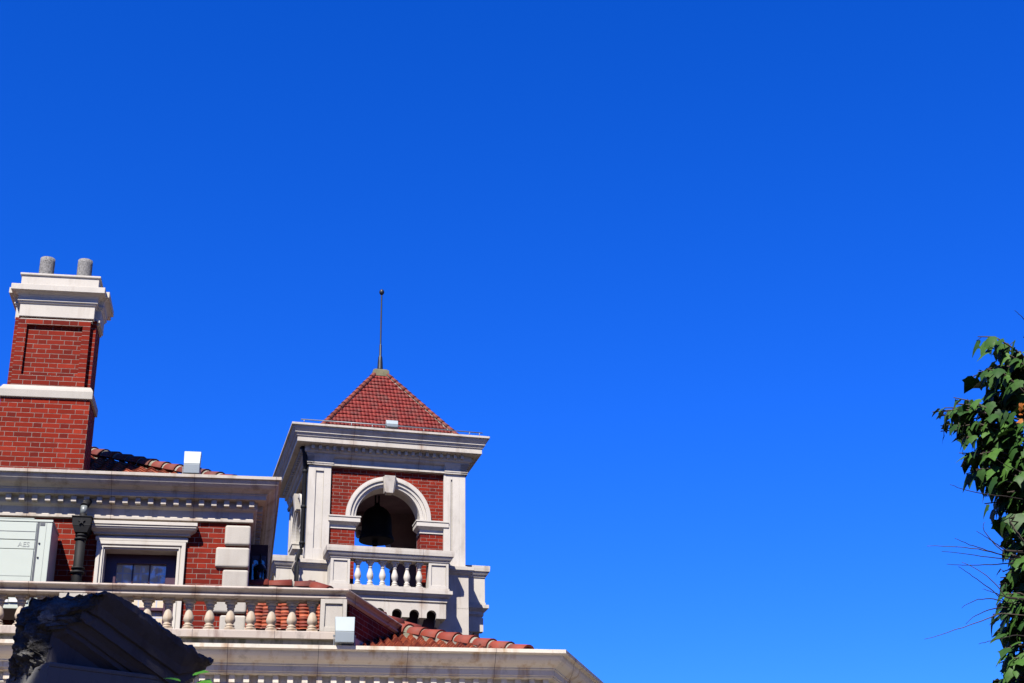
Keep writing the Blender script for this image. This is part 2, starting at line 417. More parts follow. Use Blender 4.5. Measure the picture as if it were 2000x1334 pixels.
# quoins: alternating long and short rough blocks with a dark open bed joint
zq = 7.262; i = 0
while zq > 3:
    w = .30 if i % 2 == 0 else .40
    m = MB(); m.box(-w, .022, -.045, .30 if i % 2 else .40, zq-.262, zq)
    m.build('quoin', 'stone_rough', house, .028, 3)
    zq -= .2895; i += 1
PATH = [(XL, 0), (0, 0), (XB, DEPTH)]
prof = [(-.2, 7.30), (.045, 7.30), (.045, 7.335), (.04, 7.34), (.04, 7.43), (.052, 7.437), (.07, 7.445), (.085, 7.462), (.088, 7.474), (.088, 7.553),
        (.192, 7.556), (.192, 7.612), (.205, 7.614), (.205, 7.634), (.225, 7.637), (.25, 7.655), (.285, 7.672), (.305, 7.69), (.325, 7.715), (.338, 7.745), (.343, 7.772), (.37, 7.774), (.37, 7.815), (-.2, 7.86)]
m = MB(); m.sweep(prof, PATH)
x = .05
for k in range(46):                       # dentils along the front, then along the side
    m.box(x-.066, x, -.155, -.085, 7.473, 7.554); x -= .1575
for k in range(20):
    yy = .06+k*.1575; xx = DX*yy
    m.box(xx+.085, xx+.155, yy, yy+.066, 7.473, 7.554)
m.build('cornice', 'stone_joint', house, .004)
# front window
def frame_sweep(mb, x0, x1, z0, z1, prof):
    """moulded architrave round three sides; prof = (inset from outer edge, out)."""
    L = []
    for d, o in prof:
        L.append([(x0+d, -o, z0), (x0+d, -o, z1-d), (x1-d, -o, z1-d), (x1-d, -o, z0)])
    vs = [[mb.b.verts.new(p) for p in r] for r in L]
    for a, b in zip(vs, vs[1:]):
        for q in range(3): mb.face([a[q], a[q+1], b[q+1], b[q]])
m = MB()
frame_sweep(m, -1.865, -.775, 5.60, 7.012, [(0, -.02), (0, .055), (.045, .055), (.055, .030), (.062, .030), (.064, .042), (.082, .042), (.085, .022), (.10, .02), (.102, -.30)])
win = m.build('window', 'stone_white', house, .003)
m = MB()
def hood(mb, prof, x0, x1):
    mb.sweep(prof, [(x0, .1), (x0, 0), (x1, 0), (x1, .1)])
hood(m, [(-.05, 7.016), (.050, 7.016), (.052, 7.068), (.03, 7.070), (.03, 7.088), (.078, 7.09), (.078, 7.101), (.072, 7.104), (.088, 7.12), (.112, 7.135), (.112, 7.139), (.118, 7.139), (.135, 7.152), (.142, 7.17), (.15, 7.171), (.15, 7.184), (.144, 7.186), (.144, 7.194), (.162, 7.197), (.162, 7.24), (-.05, 7.26)], -1.835, -.805)
m.build('hood', 'stone_white', win, .002)
m = MB()
yf = .20
m.box(-1.77, -1.625, yf, yf+.07, 5.6, 6.80); m.box(-1.015, -.872, yf, yf+.07, 5.6, 6.80)
m.box(-1.77, -.872, yf+.001, yf+.071, 6.79, 6.93)
m.box(-1.625, -1.015, yf+.002, yf+.06, 6.195, 6.235)
for xx in (-1.425, -1.218): m.box(xx-.008, xx+.008, yf+.035, yf+.05, 5.6, 6.79)
m.build('frame', 'maroon', win, .004)
m = MB(); m.box(-1.64, -1.0, yf+.052, yf+.056, 5.6, 6.82); m.build('pane', 'glass', win)
m = MB(); m.box(-1.767, -.873, .0, .34, 6.93, 6.968); m.build('lintel_soffit', 'maroon', win)
# chimney
m = MB()
m.box(-3.255, -2.132, 0, .62, 7.5, 8.93)
m.box(-3.215, -2.165, .10, .55, 9.05, 10.07)
xa, xb, pa, pb = -3.16, -2.232, -3.045, -2.33
m.box(xa, pa, .03, .12, 9.05, 10.07); m.box(pb, xb, .03, .12, 9.05, 10.07); m.box(pa, pb, .03, .12, 9.95, 10.07); m.box(pa, pb, .03, .12, 9.05, 9.235)
m.box(pa, pb, .075, .12, 9.23, 9.96)
m.box(-3.16, -2.232, .53, .64, 9.05, 10.07)
chim = m.build('chimney', 'brick', house)
m = MB()
rect = lambda o: [(-3.215+.0, .10), (-2.165, .10), (-2.165, .55), (-3.215, .55)]
capp = [(-.3, 10.02), (.012, 10.02), (.012, 10.034), (-.002, 10.038), (-.002, 10.05), (.03, 10.055), (.03, 10.235), (.043, 10.238), (.05, 10.25), (.05, 10.262), (.066, 10.266), (.066, 10.275), (.058, 10.30), (.062, 10.33), (.075, 10.355), (.105, 10.372), (.122, 10.376), (.122, 10.384), (.152, 10.386), (.152, 10.47), (.05, 10.485), (.05, 10.635), (.064, 10.64), (.07, 10.645), (.07, 10.672), (-.3, 10.69)]
m.sweep(capp, [(-3.13, .04), (-2.225, .04), (-2.225, .63), (-3.13, .63)], True)
m.sweep([(o*.82, z-.004 if z > 10.05 else z) for o, z in capp if z < 10.5 or o < 0], [(-3.20, .14), (-2.15, .14), (-2.15, .53), (-3.20, .53)], True)
m.box(-3.0, -2.4, .2, .5, 10.5, 10.68)
m.build('cap', 'stone_white', chim, .004)
m = MB(); m.sweep([(-.2, 8.90), (.028, 8.90), (.03, 9.0), (.018, 9.03), (-.01, 9.075), (-.06, 9.085), (-.2, 9.085)], [(-3.255, 0), (-2.132, 0), (-2.132, .62), (-3.255, .62)], True)
m.build('band', 'stone_rough', chim, .006, 2)
for cx in (-2.93, -2.43):
    m = MB(); nseg = 20; rings = []
    prof_ = [(.103, 10.59), (.103, 10.7), (.1, 10.85), (.1, 11.0), (.098, 11.06), (.075, 11.06), (.075, 10.85)]
    m.lathe(prof_, (cx, .33, 0), 22, False)
    m.build('chimney_pot', 'cement', chim)
# roof with hips
E0 = -.20; ZE = 7.85; K = .50
m = MB()
U = Vector((1, 0, 0)); S = Vector((0, 1, K)).normalized(); cs = S.y
tile_field(m, (0, -E0, ZE), U, S, lambda s: -7.2+s*cs, lambda s: E0-s*cs-.02, 34, .155, .16, .034, .022)
U2 = Vector((0, -1, 0)); S2 = Vector((-1, 0, K)).normalized()
tile_field(m, (E0-.02, 0, ZE), U2, S2, lambda s: -6.5, lambda s: E0-s*cs-.02, 34, .155, .16, .034, .022)
roof = m.build('roof', 'tile_orange', house)
m = MB()
# pitch of the hip follows the two slopes
A = Vector((-.24, .24, ZE-.03)); B = Vector((-.2-4.0, .2+4.0, ZE+K*4.0-.05))
mortar_bed(m, A+Vector((0, 0, .05)), B+Vector((0, 0, .05)), .09, .16, .09, 3); hm = m
m = MB(); hip_tiles(m, A+Vector((0, 0, .09)), B+Vector((0, 0, .09)), .285, .098, .022, 8, hm); hm.build('mortar_bed', 'mortar', roof); m.build('hip_ridge', 'tile_hip', roof)
# drainpipe
m = MB(); px, py = -2.045, -.19
m.tube([(px+.03, -.10, 7.50), (px+.01, -.16, 7.43), (px, py, 7.40)], .05, 12)
m.tube([(px, py, 7.30), (px, py, 7.22)], .046, 12)
m.lathe([(.06, 7.0), (.074, 7.01), (.074, 7.03), (.06, 7.035)], (px, py, 0), 16); m.lathe([(.06, 6.955), (.08, 6.965), (.08, 6.985), (.06, 6.99)], (px, py, 0), 16)
m.tube([(px, py, 7.06), (px, py, 6.45), (px+.05, py+.05, 6.28), (px+.08, -.10, 6.12), (px+.08, -.10, 3.)], [.062, .062, .06, .06, .06], 14)
m.lathe([(.06, 6.53), (.085, 6.54), (.085, 6.565), (.06, 6.57)], (px, py, 0), 16); m.lathe([(.06, 6.585), (.082, 6.595), (.082, 6.615), (.06, 6.62)], (px, py, 0), 16)
dp = m.build('drainpipe', 'iron', house)
m = MB(); m.tube([(px, py, 7.405), (px, py, 7.29)], .042, 12); m.build('pipe_sleeve', 'pvc', dp)
m = MB()
m.hexa([(px-.075, py-.075, 7.045), (px+.075, py-.075, 7.045), (px+.075, -.02, 7.045), (px-.075, -.02, 7.045), (px-.105, py-.095, 7.12), (px+.105, py-.095, 7.12), (px+.105, -.02, 7.12), (px-.105, -.02, 7.12)])
m.hexa([(px-.105, py-.095, 7.12), (px+.105, py-.095, 7.12), (px+.105, -.02, 7.12), (px-.105, -.02, 7.12), (px-.115, py-.105, 7.235), (px+.115, py-.105, 7.235), (px+.115, -.02, 7.235), (px-.115, -.02, 7.235)])
m.box(px-.125, px+.125, py-.115, -.015, 7.235, 7.25)
hop = m.build('hopper', 'iron', dp, .004)
m = MB()
star = []
for k in range(10):
    r = .045 if k % 2 == 0 else .018; a = PI/2+k*PI/5; star.append((px+r*math.cos(a), 7.175+r*math.sin(a)))
m.prism(star, py-.114, py-.095); m.build('star_ornament', 'iron', hop)

# ---- terrace: balustrade, bay cornice and bay roof
CD = Vector((.407, .914, 0)).normalized()
RC = Vector((1.098, -1.28, 0)); RE = RC+CD*2.35
railp = [(-.13, 5.995), (-.10, 5.985), (.118, 5.985), (.146, 6.002), (.146, 6.018), (.122, 6.022), (.128, 6.04), (.15, 6.062), (.172, 6.072), (.184, 6.078), (.19, 6.088), (.186, 6.1), (.17, 6.109), (.14, 6.113), (-.14, 6.113), (-.17, 6.10), (-.18, 6.07), (-.13, 6.03)]
m = MB(); m.sweep([(-.15, 5.515), (.15, 5.515), (.152, 5.60), (.14, 5.607), (-.14, 5.607)], [(XL, -1.28), (RC.x, RC.y), (RE.x, RE.y)])
bal = m.build('balustrade', 'stone_rail', house, .004)
m = MB(); m.sweep(railp, [(XL, -1.28), (RC.x, RC.y), (RE.x, RE.y)])
m.build('handrail', 'stone_rail', bal)
m = MB(); m.sweep([(-.10, 5.2), (.10, 5.2), (.10, 5.515), (-.10, 5.515)], [(XL, -1.28), (RC.x, RC.y), (RE.x, RE.y)]); m.build('plinth', 'stone_mossy', bal)
def pedestal(mb, x0, x1, y0=-1.425, y1=-1.15, z0=5.607, z1=5.99, rec=True):
    e = .048; zb, zt = z0+.055, z1-.055
    mb.box(x0, x0+e, y0, y1, z0, z1); mb.box(x1-e, x1, y0, y1, z0, z1); mb.box(x0+e, x1-e, y0, y1, zt, z1); mb.box(x0+e, x1-e, y0, y1, z0, zb)
    mb.hexa([(x0+e, y0+.022, zb), (x1-e, y0+.022, zb), (x1-e, y1-.02, zb), (x0+e, y1-.02, zb), (x0+e, y0+.022, zt), (x1-e, y0+.022, zt), (x1-e, y1-.02, zt), (x0+e, y1-.02, zt)])
for xa_, xb_ in ((.90, 1.205), (-2.06, -1.75), (-5.1, -4.8)):
    m = MB(); pedestal(m, xa_, xb_); m.build('pedestal', 'stone_rough', bal, .004)
bp = [(.058, .032), (.064, .04), (.064, .05), (.05, .058), (.046, .063), (.055, .07), (.055, .08), (.042, .088), (.038, .094), (.047, .106), (.058, .128), (.0605, .148), (.056, .172), (.047, .205), (.039, .232), (.035, .25), (.036, .256), (.043, .262), (.043, .27), (.038, .276), (.042, .283), (.05, .295), (.05, .305), (.045, .31), (.055, .325), (.062, .336), (.062, .348)]
m = MB(); m.lathe(bp, (0, 0, 0), 20); m.box(-.064, .064, -.064, .064, 0, .033); m.box(-.07, .07, -.07, .07, .347, .386)
b0 = m.build('baluster', 'stone_baluster', bal)
first = True
for x0 in [.812-.2362*k for k in range(11)]+[-2.25-.2362*k for k in range(10)]:
    o = b0 if first else copy_part(b0, bal); first = False
    o.location = (x0, -1.278, 5.606); o.rotation_euler = (0, 0, 0)
# canted brick parapet under the sloping-away rail
m = MB(); off = CD.cross(Vector((0, 0, 1)))     # outward (to the right of travel)
a, b = RC+CD*.12, RE
ins = -off
m.hexa([tuple(a+off*.11+Vector((0, 0, 5.55))), tuple(b+off*.11+Vector((0, 0, 5.55))), tuple(b-off*.11+Vector((0, 0, 5.55))), tuple(a-off*.11+Vector((0, 0, 5.55))),
        tuple(a+off*.11+Vector((0, 0, 5.995))), tuple(b+off*.11+Vector((0, 0, 5.995))), tuple(b-off*.11+Vector((0, 0, 5.995))), tuple(a-off*.11+Vector((0, 0, 5.995)))])
m.build('parapet', 'brick_side', bal)
BC = (3.527, -1.30)
BP = [(XL, -1.30), BC, (BC[0]+CD.x*8, BC[1]+CD.y*8)]
prof = [(-.3, 4.93), (.03, 4.93), (.03, 4.955), (.055, 4.97), (.07, 4.99), (.06, 5.018), (.06, 5.10), (.135, 5.102), (.135, 5.108), (.15, 5.11), (.15, 5.128), (.163, 5.13), (.163, 5.195), (.178, 5.2), (.178, 5.215), (.185, 5.222), (.21, 5.235), (.245, 5.255), (.275, 5.285), (.29, 5.315), (.296, 5.345), (.318, 5.352), (.345, 5.357), (.345, 5.40), (.20, 5.40), (-.3, 5.32)]
m = MB(); m.sweep(prof, BP)
x = 3.58
while x > -4.0:
    m.box(x-.066, x, -1.405, -1.35, 5.012, 5.102); x -= .1645
for k in range(20):
    p = Vector((BC[0], BC[1], 0))+CD*(.12+k*.1645); q = p+CD*.066
    m.hexa([tuple(p+off*.05+Vector((0, 0, 5.012))), tuple(q+off*.05+Vector((0, 0, 5.012))), tuple(q+off*.105+Vector((0, 0, 5.012))), tuple(p+off*.105+Vector((0, 0, 5.012))),
            tuple(p+off*.05+Vector((0, 0, 5.102))), tuple(q+off*.05+Vector((0, 0, 5.102))), tuple(q+off*.105+Vector((0, 0, 5.102))), tuple(p+off*.105+Vector((0, 0, 5.102)))])
m.build('bay_cornice', 'stone_bay', house, .003)
m = MB(); m.sweep([(-.3, 0), (0, 0), (0, 4.94), (-.3, 4.94)], BP); m.build('bay_wall', 'brick', house)
m = MB(); m.box(XL, 3.3, -1.2, .02, 5.15, 5.19); m.hexa([(0, 0, 5.15), (3.3, -1.2, 5.15), (5.5, 5.5, 5.15), (0, 5.5, 5.15), (0, 0, 5.19), (3.3, -1.2, 5.19), (5.5, 5.5, 5.19), (0, 5.5, 5.19)]); m.build('terrace_deck', 'plaster', house)
# bay roof right of the parapet: front slope, canted slope, hip
KB = .335; ZB = 5.33; YB = -1.45
S = Vector((0, 1, KB)).normalized()
H0 = Vector((3.38, -1.34, 5.355)); H1 = Vector((1.90, .52, 6.03))
hx = (H1.x-H0.x)/(H1.y-H0.y)
m = MB()
pl = lambda s: RC.x+.13+(YB+s*S.y-RC.y)*CD.x/CD.y
tile_field(m, (0, YB, ZB), (1, 0, 0), S, pl, lambda s: H0.x+(YB+s*S.y-H0.y)*hx+.03, 13, .165, .108, .052, .042)
nrm = off; Sc = (-off+Vector((0, 0, KB*1.0))).normalized()
Oc = Vector((BC[0], BC[1], ZB))-off*.02
tile_field(m, tuple(Oc), tuple(CD), tuple(Sc), lambda s: -.1+s*.9*.55, lambda s: 5.0, 12, .155, .108, .038, .024)
broof = m.build('bay_roof', 'tile_orange', house)
m = MB(); mortar_bed(m, H0+Vector((0, 0, .05)), H1+Vector((0, 0, .05)), .10, .17, .08, 8); hm = m; mortar_bed(m, Vector((2.50, .98, 6.09)), Vector((1.55, .72, 6.345)), .08, .22, .08, 4)
m = MB(); hip_tiles(m, Vector((2.50, .98, 6.09)), Vector((1.55, .72, 6.345)), .27, .085, .022, 8, hm); hip_tiles(m, H0+Vector((-.02, .03, .05)), H1+Vector((0, 0, .05)), .30, .10, .024, 8, hm); hm.build('mortar_bed', 'mortar', broof); m.build('hip_ridge', 'tile_hip2', broof)
m = MB(); fl = lambda t, o, z: tuple(RC+off*o+CD*t+Vector((0, 0, z)))
m.hexa([fl(.1, .125, 5.36), fl(2.1, .125, 5.92), fl(2.1, .112, 5.92), fl(.1, .112, 5.36), fl(.1, .125, 5.475), fl(2.1, .125, 6.03), fl(2.1, .112, 6.03), fl(.1, .112, 5.475)])
m.build('flashing', 'lead', broof)
# link roof behind the balustrade, between house and tower
KL = .60; YL, ZL = -.85, 5.72
S = Vector((0, 1, KL)).normalized()
m = MB()
tile_field(m, (0, YL, ZL), (1, 0, 0), S, lambda s: .03, lambda s: min(2.15-s*S.y*1.0, 1.04+(YL+s*S.y+1.28)*.445), 11, .136, .112, .010, .032, 6, 'beaver')
lroof = m.build('link_roof', 'tile_orange', house)
RA, RB, RCc = Vector((1.47, -.06, 6.19)), Vector((.82, .45, 6.595)), Vector((-.03, .45, 6.605))
m = MB(); mortar_bed(m, RA, RB, .09, .12, .08, 5); mortar_bed(m, RB, RCc, .08, .16, .08, 6); hm = m
m = MB(); hip_tiles(m, RA+Vector((0, 0, .01)), RB+Vector((0, 0, .01)), .29, .095, .022, 8, hm); hip_tiles(m, RB+Vector((.05, 0, .0)), RCc+Vector((0, 0, .0)), .30, .085, .022, 8, hm); hm.build('mortar_bed', 'mortar', lroof); m.build('hip_ridge', 'tile_hip2', lroof)
m = MB(); m.sweep([(-.3, 5.2), (-.06, 5.2), (-.06, 5.70), (.06, 5.71), (.06, 5.775), (-.3, 5.80)], [(.02, YL+.1), (1.15, YL+.1)]); m.build('eaves_ledge', 'stone_white', lroof, .003)
m = MB(); m.box(.05, 1.15, YL+.35, 2, 0, 5.6); m.build('link_wall', 'brick', house)
# rear wing seen in the gap right of the quoins
m = MB(); y0 = 1.0; m.box(-.03, .24, y0, 3.0, 5.2, 7.31); rw = m.build('rear_wing', 'dark_render_shade', house)
m = MB(); m.box(.03, .22, y0-.03, y0+.02, 6.3, 7.15); swin = m.build('side_window', 'maroon', rw, .004)
m = MB()
for cx in (.082, .168): m.prism([(cx-.036, 6.5), (cx+.036, 6.5)]+arc(cx, 7.05, .036, 0, PI, 8), y0-.045, y0-.032)
m.build('arched_pane', 'dark_glass', swin)
m = MB()
for s in (-1, 1): m.tube([(.14+s*.03, y0-.09, 6.86), (.14+s*.045, y0-.10, 6.92), (.14+s*.06, y0-.10, 6.98), (.14+s*.035, y0-.10, 7.02)], [.008, .022, .024, .012], 8)
m.build('reflection_lobes', 'stone_white', rw)  # white lobes stand in for sky reflections in the window glass

# ================================================================ BELL TOWER
TO = Vector((-.944287, 28.0, 0))
tower = empty('bell_tower', 'red brick and white stone bell tower with open arches and a pyramid roof', 'tower', TO, YT)
TW = 3.03; CX, CY = -TW/2, TW/2
FR = [Matrix.Translation((CX, CY, 0)) @ Matrix.Rotation(k*PI/2, 4, 'Z') @ Matrix.Translation((-CX, -CY, 0)) for k in range(4)]
SQ = [(-TW, 0), (0, 0), (0, TW), (-TW, TW)]
def turned(mb, k0):
    """repeat what mb holds on the other three faces."""
    geo = list(mb.b.faces)
    for k in (1, 2, 3):
        d = bmesh.ops.duplicate(mb.b, geom=geo)
        vs = [e for e in d['geom'] if isinstance(e, bmesh.types.BMVert)]
        bmesh.ops.transform(mb.b, matrix=FR[k], verts=vs)
    return mb
ACX, AR, AZS = -1.49, .625, 10.08
# brick walls with arched openings
m = MB(); bx0, bx1, z0, z1, yb = -2.63, -.35, 8.5, 11.05, .065
arcp = arc(ACX, AZS, AR, PI, 0, 24)
poly = [(bx0, z0), (ACX-AR, z0)]+arcp+[(ACX+AR, z0), (bx1, z0), (bx1, z1), (bx0, z1)]
m.prism(poly, yb, .36)
turned(m, 0); m.build('wall', 'brick', tower)
# solid corner piers with recessed panels
m = MB()
def pil(x0, x1):
    e = .135; zb, zt = 9.42, 10.93
    m.box(x0, x0+e, 0, .12, 9.12, 11.2); m.box(x1-e, x1, 0, .12, 9.12, 11.2)
    m.box(x0+e, x1-e, 0, .12, zt, 11.2); m.box(x0+e, x1-e, 0, .12, 9.12, zb); m.box(x0+e, x1-e, .026, .12, zb, zt)
pil(-TW, -2.606); m.box(-TW+.1, -2.606, .1, .424, 8.3, 11.2)
bmesh.ops.transform(m.b, matrix=Matrix.Identity(4), verts=m.b.verts)
def pil_side(y0, y1):
    e = .135; zb, zt = 9.42, 10.93; X0, X1, X2 = -TW, -TW+.12, -TW+.026
    m.box(X0, X1, y0, y0+e, 9.12, 11.2); m.box(X0, X1, y1-e, y1, 9.12, 11.2)
    m.box(X0, X1, y0+e, y1-e, zt, 11.2); m.box(X0, X1, y0+e, y1-e, 9.12, zb); m.box(X2, X1, y0+e, y1-e, zb, zt)
m = MB(); pil(-TW, -2.606); m.box(-TW+.119, -2.607, .119, .423, 8.3, 11.199)
m2 = m; pil_side(.121, .4245)
p0 = m.build('corner_pier', 'stone_white', tower, .003)
for k in (1, 2, 3):
    c = copy_part(p0, tower); c.matrix_local = FR[k]
# interior plaster, ceiling and floor
m = MB(); m.box(-TW+.3, -.3, .3, TW-.3, 11.0, 11.06); m.build('belfry_ceiling', 'plaster', tower)
m = MB(); m.box(-TW+.1, -.1, .1, TW-.1, 8.40, 8.56); m.build('belfry_floor', 'plaster', tower)
m = MB()
for k in range(4):
    mm = MB(); mm.prism(poly, .362, .40)
    bmesh.ops.transform(mm.b, matrix=FR[k], verts=mm.b.verts); tmp = bpy.data.meshes.new('tmp'); mm.b.to_mesh(tmp); m.b.from_mesh(tmp); bpy.data.meshes.remove(tmp)
m.build('lining', 'plaster', tower)
# archivolts
def archivolt():
    m = MB(); ring = [(.815, .065), (.815, -.025), (.76, -.03), (.735, -.028), (.73, .0), (.70, .006), (.697, -.004), (.672, -.002), (.668, .02), (.648, .024), (.645, .03), (.620, .034), (.612, .05), (.611, .402)]
    rows = []
    for i in range(33):
        a = PI-PI*i/32
        rows.append([m.b.verts.new((ACX+r*math.cos(a), y, AZS+r*math.sin(a))) for r, y in ring])
    for a, b in zip(rows, rows[1:]):
        for k in range(len(ring)-1): m.face([a[k], a[k+1], b[k+1], b[k]], 0, False)
    m.face(rows[0]); m.face(rows[-1][::-1])
    return m
a0 = archivolt().build('archivolt', 'stone_white', tower)
def keystone():
    m = MB()
    def w(z): return .066+(z-10.565)*.12
    zb, zt = 10.565, 10.895
    m.hexa([(ACX-w(zb), -.065, zb), (ACX+w(zb), -.065, zb), (ACX+w(zb), .1, zb), (ACX-w(zb), .1, zb), (ACX-w(zt), -.105, zt), (ACX+w(zt), -.105, zt), (ACX+w(zt), .1, zt), (ACX-w(zt), .1, zt)])
    m.hexa([(ACX-w(zb)-.022, -.05, zb+.02), (ACX+w(zb)+.022, -.05, zb+.02), (ACX+w(zb)+.022, .1, zb+.02), (ACX-w(zb)-.022, .1, zb+.02), (ACX-w(zt)-.025, -.08, zt-.02), (ACX+w(zt)+.025, -.08, zt-.02), (ACX+w(zt)+.025, .1, zt-.02), (ACX-w(zt)-.025, .1, zt-.02)])
    return m
k0 = keystone().build('keystone', 'stone_tower', a0, .003)
ip = [(-.05, 9.84), (.018, 9.84), (.018, 9.858), (.01, 9.862), (.01, 9.91), (.03, 9.925), (.055, 9.945), (.075, 9.96), (.085, 9.965), (.085, 10.035), (.078, 10.038), (.078, 10.05), (.098, 10.052), (.098, 10.078), (-.05, 10.085)]
def impost(left):
    m = MB()
    m.sweep(ip, [(-2.63, yb), (ACX-AR, yb), (ACX-AR, .36)] if left else [(ACX+AR, .36), (ACX+AR, yb), (-.33, yb)])
    return m.build('impost', 'stone_white', tower, .002)
i0, i1 = impost(True), impost(False)
for k in (1, 2, 3):
    c = copy_part(a0, tower); c.matrix_local = FR[k]; c2 = copy_part(k0, c)
    for q in (i0, i1): c = copy_part(q, tower); c.matrix_local = FR[k]
# frieze + cornice
m = MB()
prof = [(-.35, 11.04), (.03, 11.04), (.03, 11.098), (-.01, 11.102), (-.01, 11.19), (.01, 11.2), (.035, 11.215), (.052, 11.235), (.056, 11.25), (.056, 11.265), (.08, 11.27), (.097, 11.29), (.10, 11.305), (.10, 11.39), (.258, 11.396), (.27, 11.402), (.27, 11.50), (.284, 11.502), (.29, 11.512), (.29, 11.522), (.306, 11.545), (.308, 11.56), (.325, 11.562), (.325, 11.576), (.315, 11.58), (.322, 11.60), (.34, 11.625), (.355, 11.645), (.362, 11.68), (.398, 11.686), (.398, 11.728), (-.35, 11.78)]
m.sweep(prof, SQ, True)
for k in range(22):
    x = -2.985+k*.1375
    m.box(x-.03, x+.03, -.165, -.095, 11.312, 11.388)
for k in range(22):
    y = .03+k*.1375
    m.box(.095, .165, y-.03, y+.03, 11.312, 11.388); m.box(-TW-.165, -TW-.095, y-.03, y+.03, 11.312, 11.388)
cor = m.build('cornice', 'stone_tower', tower, .003)
for x0, x1 in ((-TW, -2.606), (-.375, 0)):
    m = MB(); m.sweep([(-.1, 11.035), (.034, 11.035), (.036, 11.055), (.033, 11.06), (.033, 11.066), (.044, 11.069), (.044, 11.096), (.02, 11.1), (.02, 11.13), (.026, 11.15), (.04, 11.19), (.056, 11.225), (.06, 11.245), (-.1, 11.245)], [(x0, .1), (x0, 0), (x1, 0), (x1, .1)])
    q = m.build('capital', 'stone_tower', tower, .002)
    for k in (1, 2, 3):
        c = copy_part(q, tower); c.matrix_local = FR[k]
# pyramid roof
RX, RS, RT, RZ0, RZ1 = CX+.055, 1.42, .13, 11.76, 13.55
m = MB(); sl = math.hypot(RS-RT, RZ1-RZ0); rows = 17
for k in range(4):
    R = Matrix.Rotation(k*PI/2, 4, 'Z'); ctr = Vector((RX, CY, 0))
    O = ctr+R @ Vector((0, -RS, RZ0)); U = R @ Vector((1, 0, 0)); S = R @ Vector((0, RS-RT, RZ1-RZ0))
    hw = lambda s: RS-(RS-RT)*s/sl
    tile_field(m, O, U, S, lambda s: -hw(s), lambda s: hw(s), rows, sl/rows, .0735, .008, .022, 4, 'beaver')
troof = m.build('roof', 'tile_red', tower)
for sx in (-1, 1):
    for sy in (-1, 1):
        A = Vector((RX+sx*RS, CY+sy*RS, RZ0+.015)); B = Vector((RX+sx*RT, CY+sy*RT, RZ1+.015))
        mo, ht = MB(), MB(); mortar_bed(mo, A, B, .04, .05, .06, sx*3+sy); hip_tiles(ht, A+Vector((0, 0, .012)), B+Vector((0, 0, .012)), .155, .047, .012)
        mo.build('mortar_bed', 'mortar', troof); ht.build('hip_ridge', 'tile_hip', troof)
m = MB(); m.hexa([(RX-.17, CY-.17, 13.53), (RX+.17, CY-.17, 13.53), (RX+.17, CY+.17, 13.53), (RX-.17, CY+.17, 13.53), (RX-.165, CY-.165, 13.67), (RX+.165, CY-.165, 13.67), (RX+.165, CY+.165, 13.67), (RX-.165, CY+.165, 13.67)])
m.box(RX-.135, RX+.135, CY-.135, CY+.135, 13.67, 13.70); m.build('apex_block', 'apex', troof, .008, 2)
m = MB(); m.lathe([(.066, 13.69), (.06, 13.75), (.052, 13.9), (.044, 14.0), (.034, 14.04), (.027, 14.06), (.026, 14.28), (.02, 14.30), (.018, 14.32), (.0155, 15.45), (.0155, 15.47)], (RX, CY, 0), 14)
m.lathe([(.001, 15.45), (.03, 15.46), (.047, 15.485), (.054, 15.515), (.047, 15.548), (.03, 15.57), (.001, 15.58)], (RX, CY, 0), 16)
m.build('finial', 'dark_metal', tower)
m = MB(); m.tube([(-3.26, -.36, 11.80), (-1.5, -.36, 11.812), (.26, -.36, 11.80)], .011, 6)
for x in (-3.2, -2.3, -1.9, -.9, 0, .2): m.tube([(x, -.36, 11.72), (x, -.36, 11.81)], .008, 6)
m.build('conduit', 'pot_metal', tower)
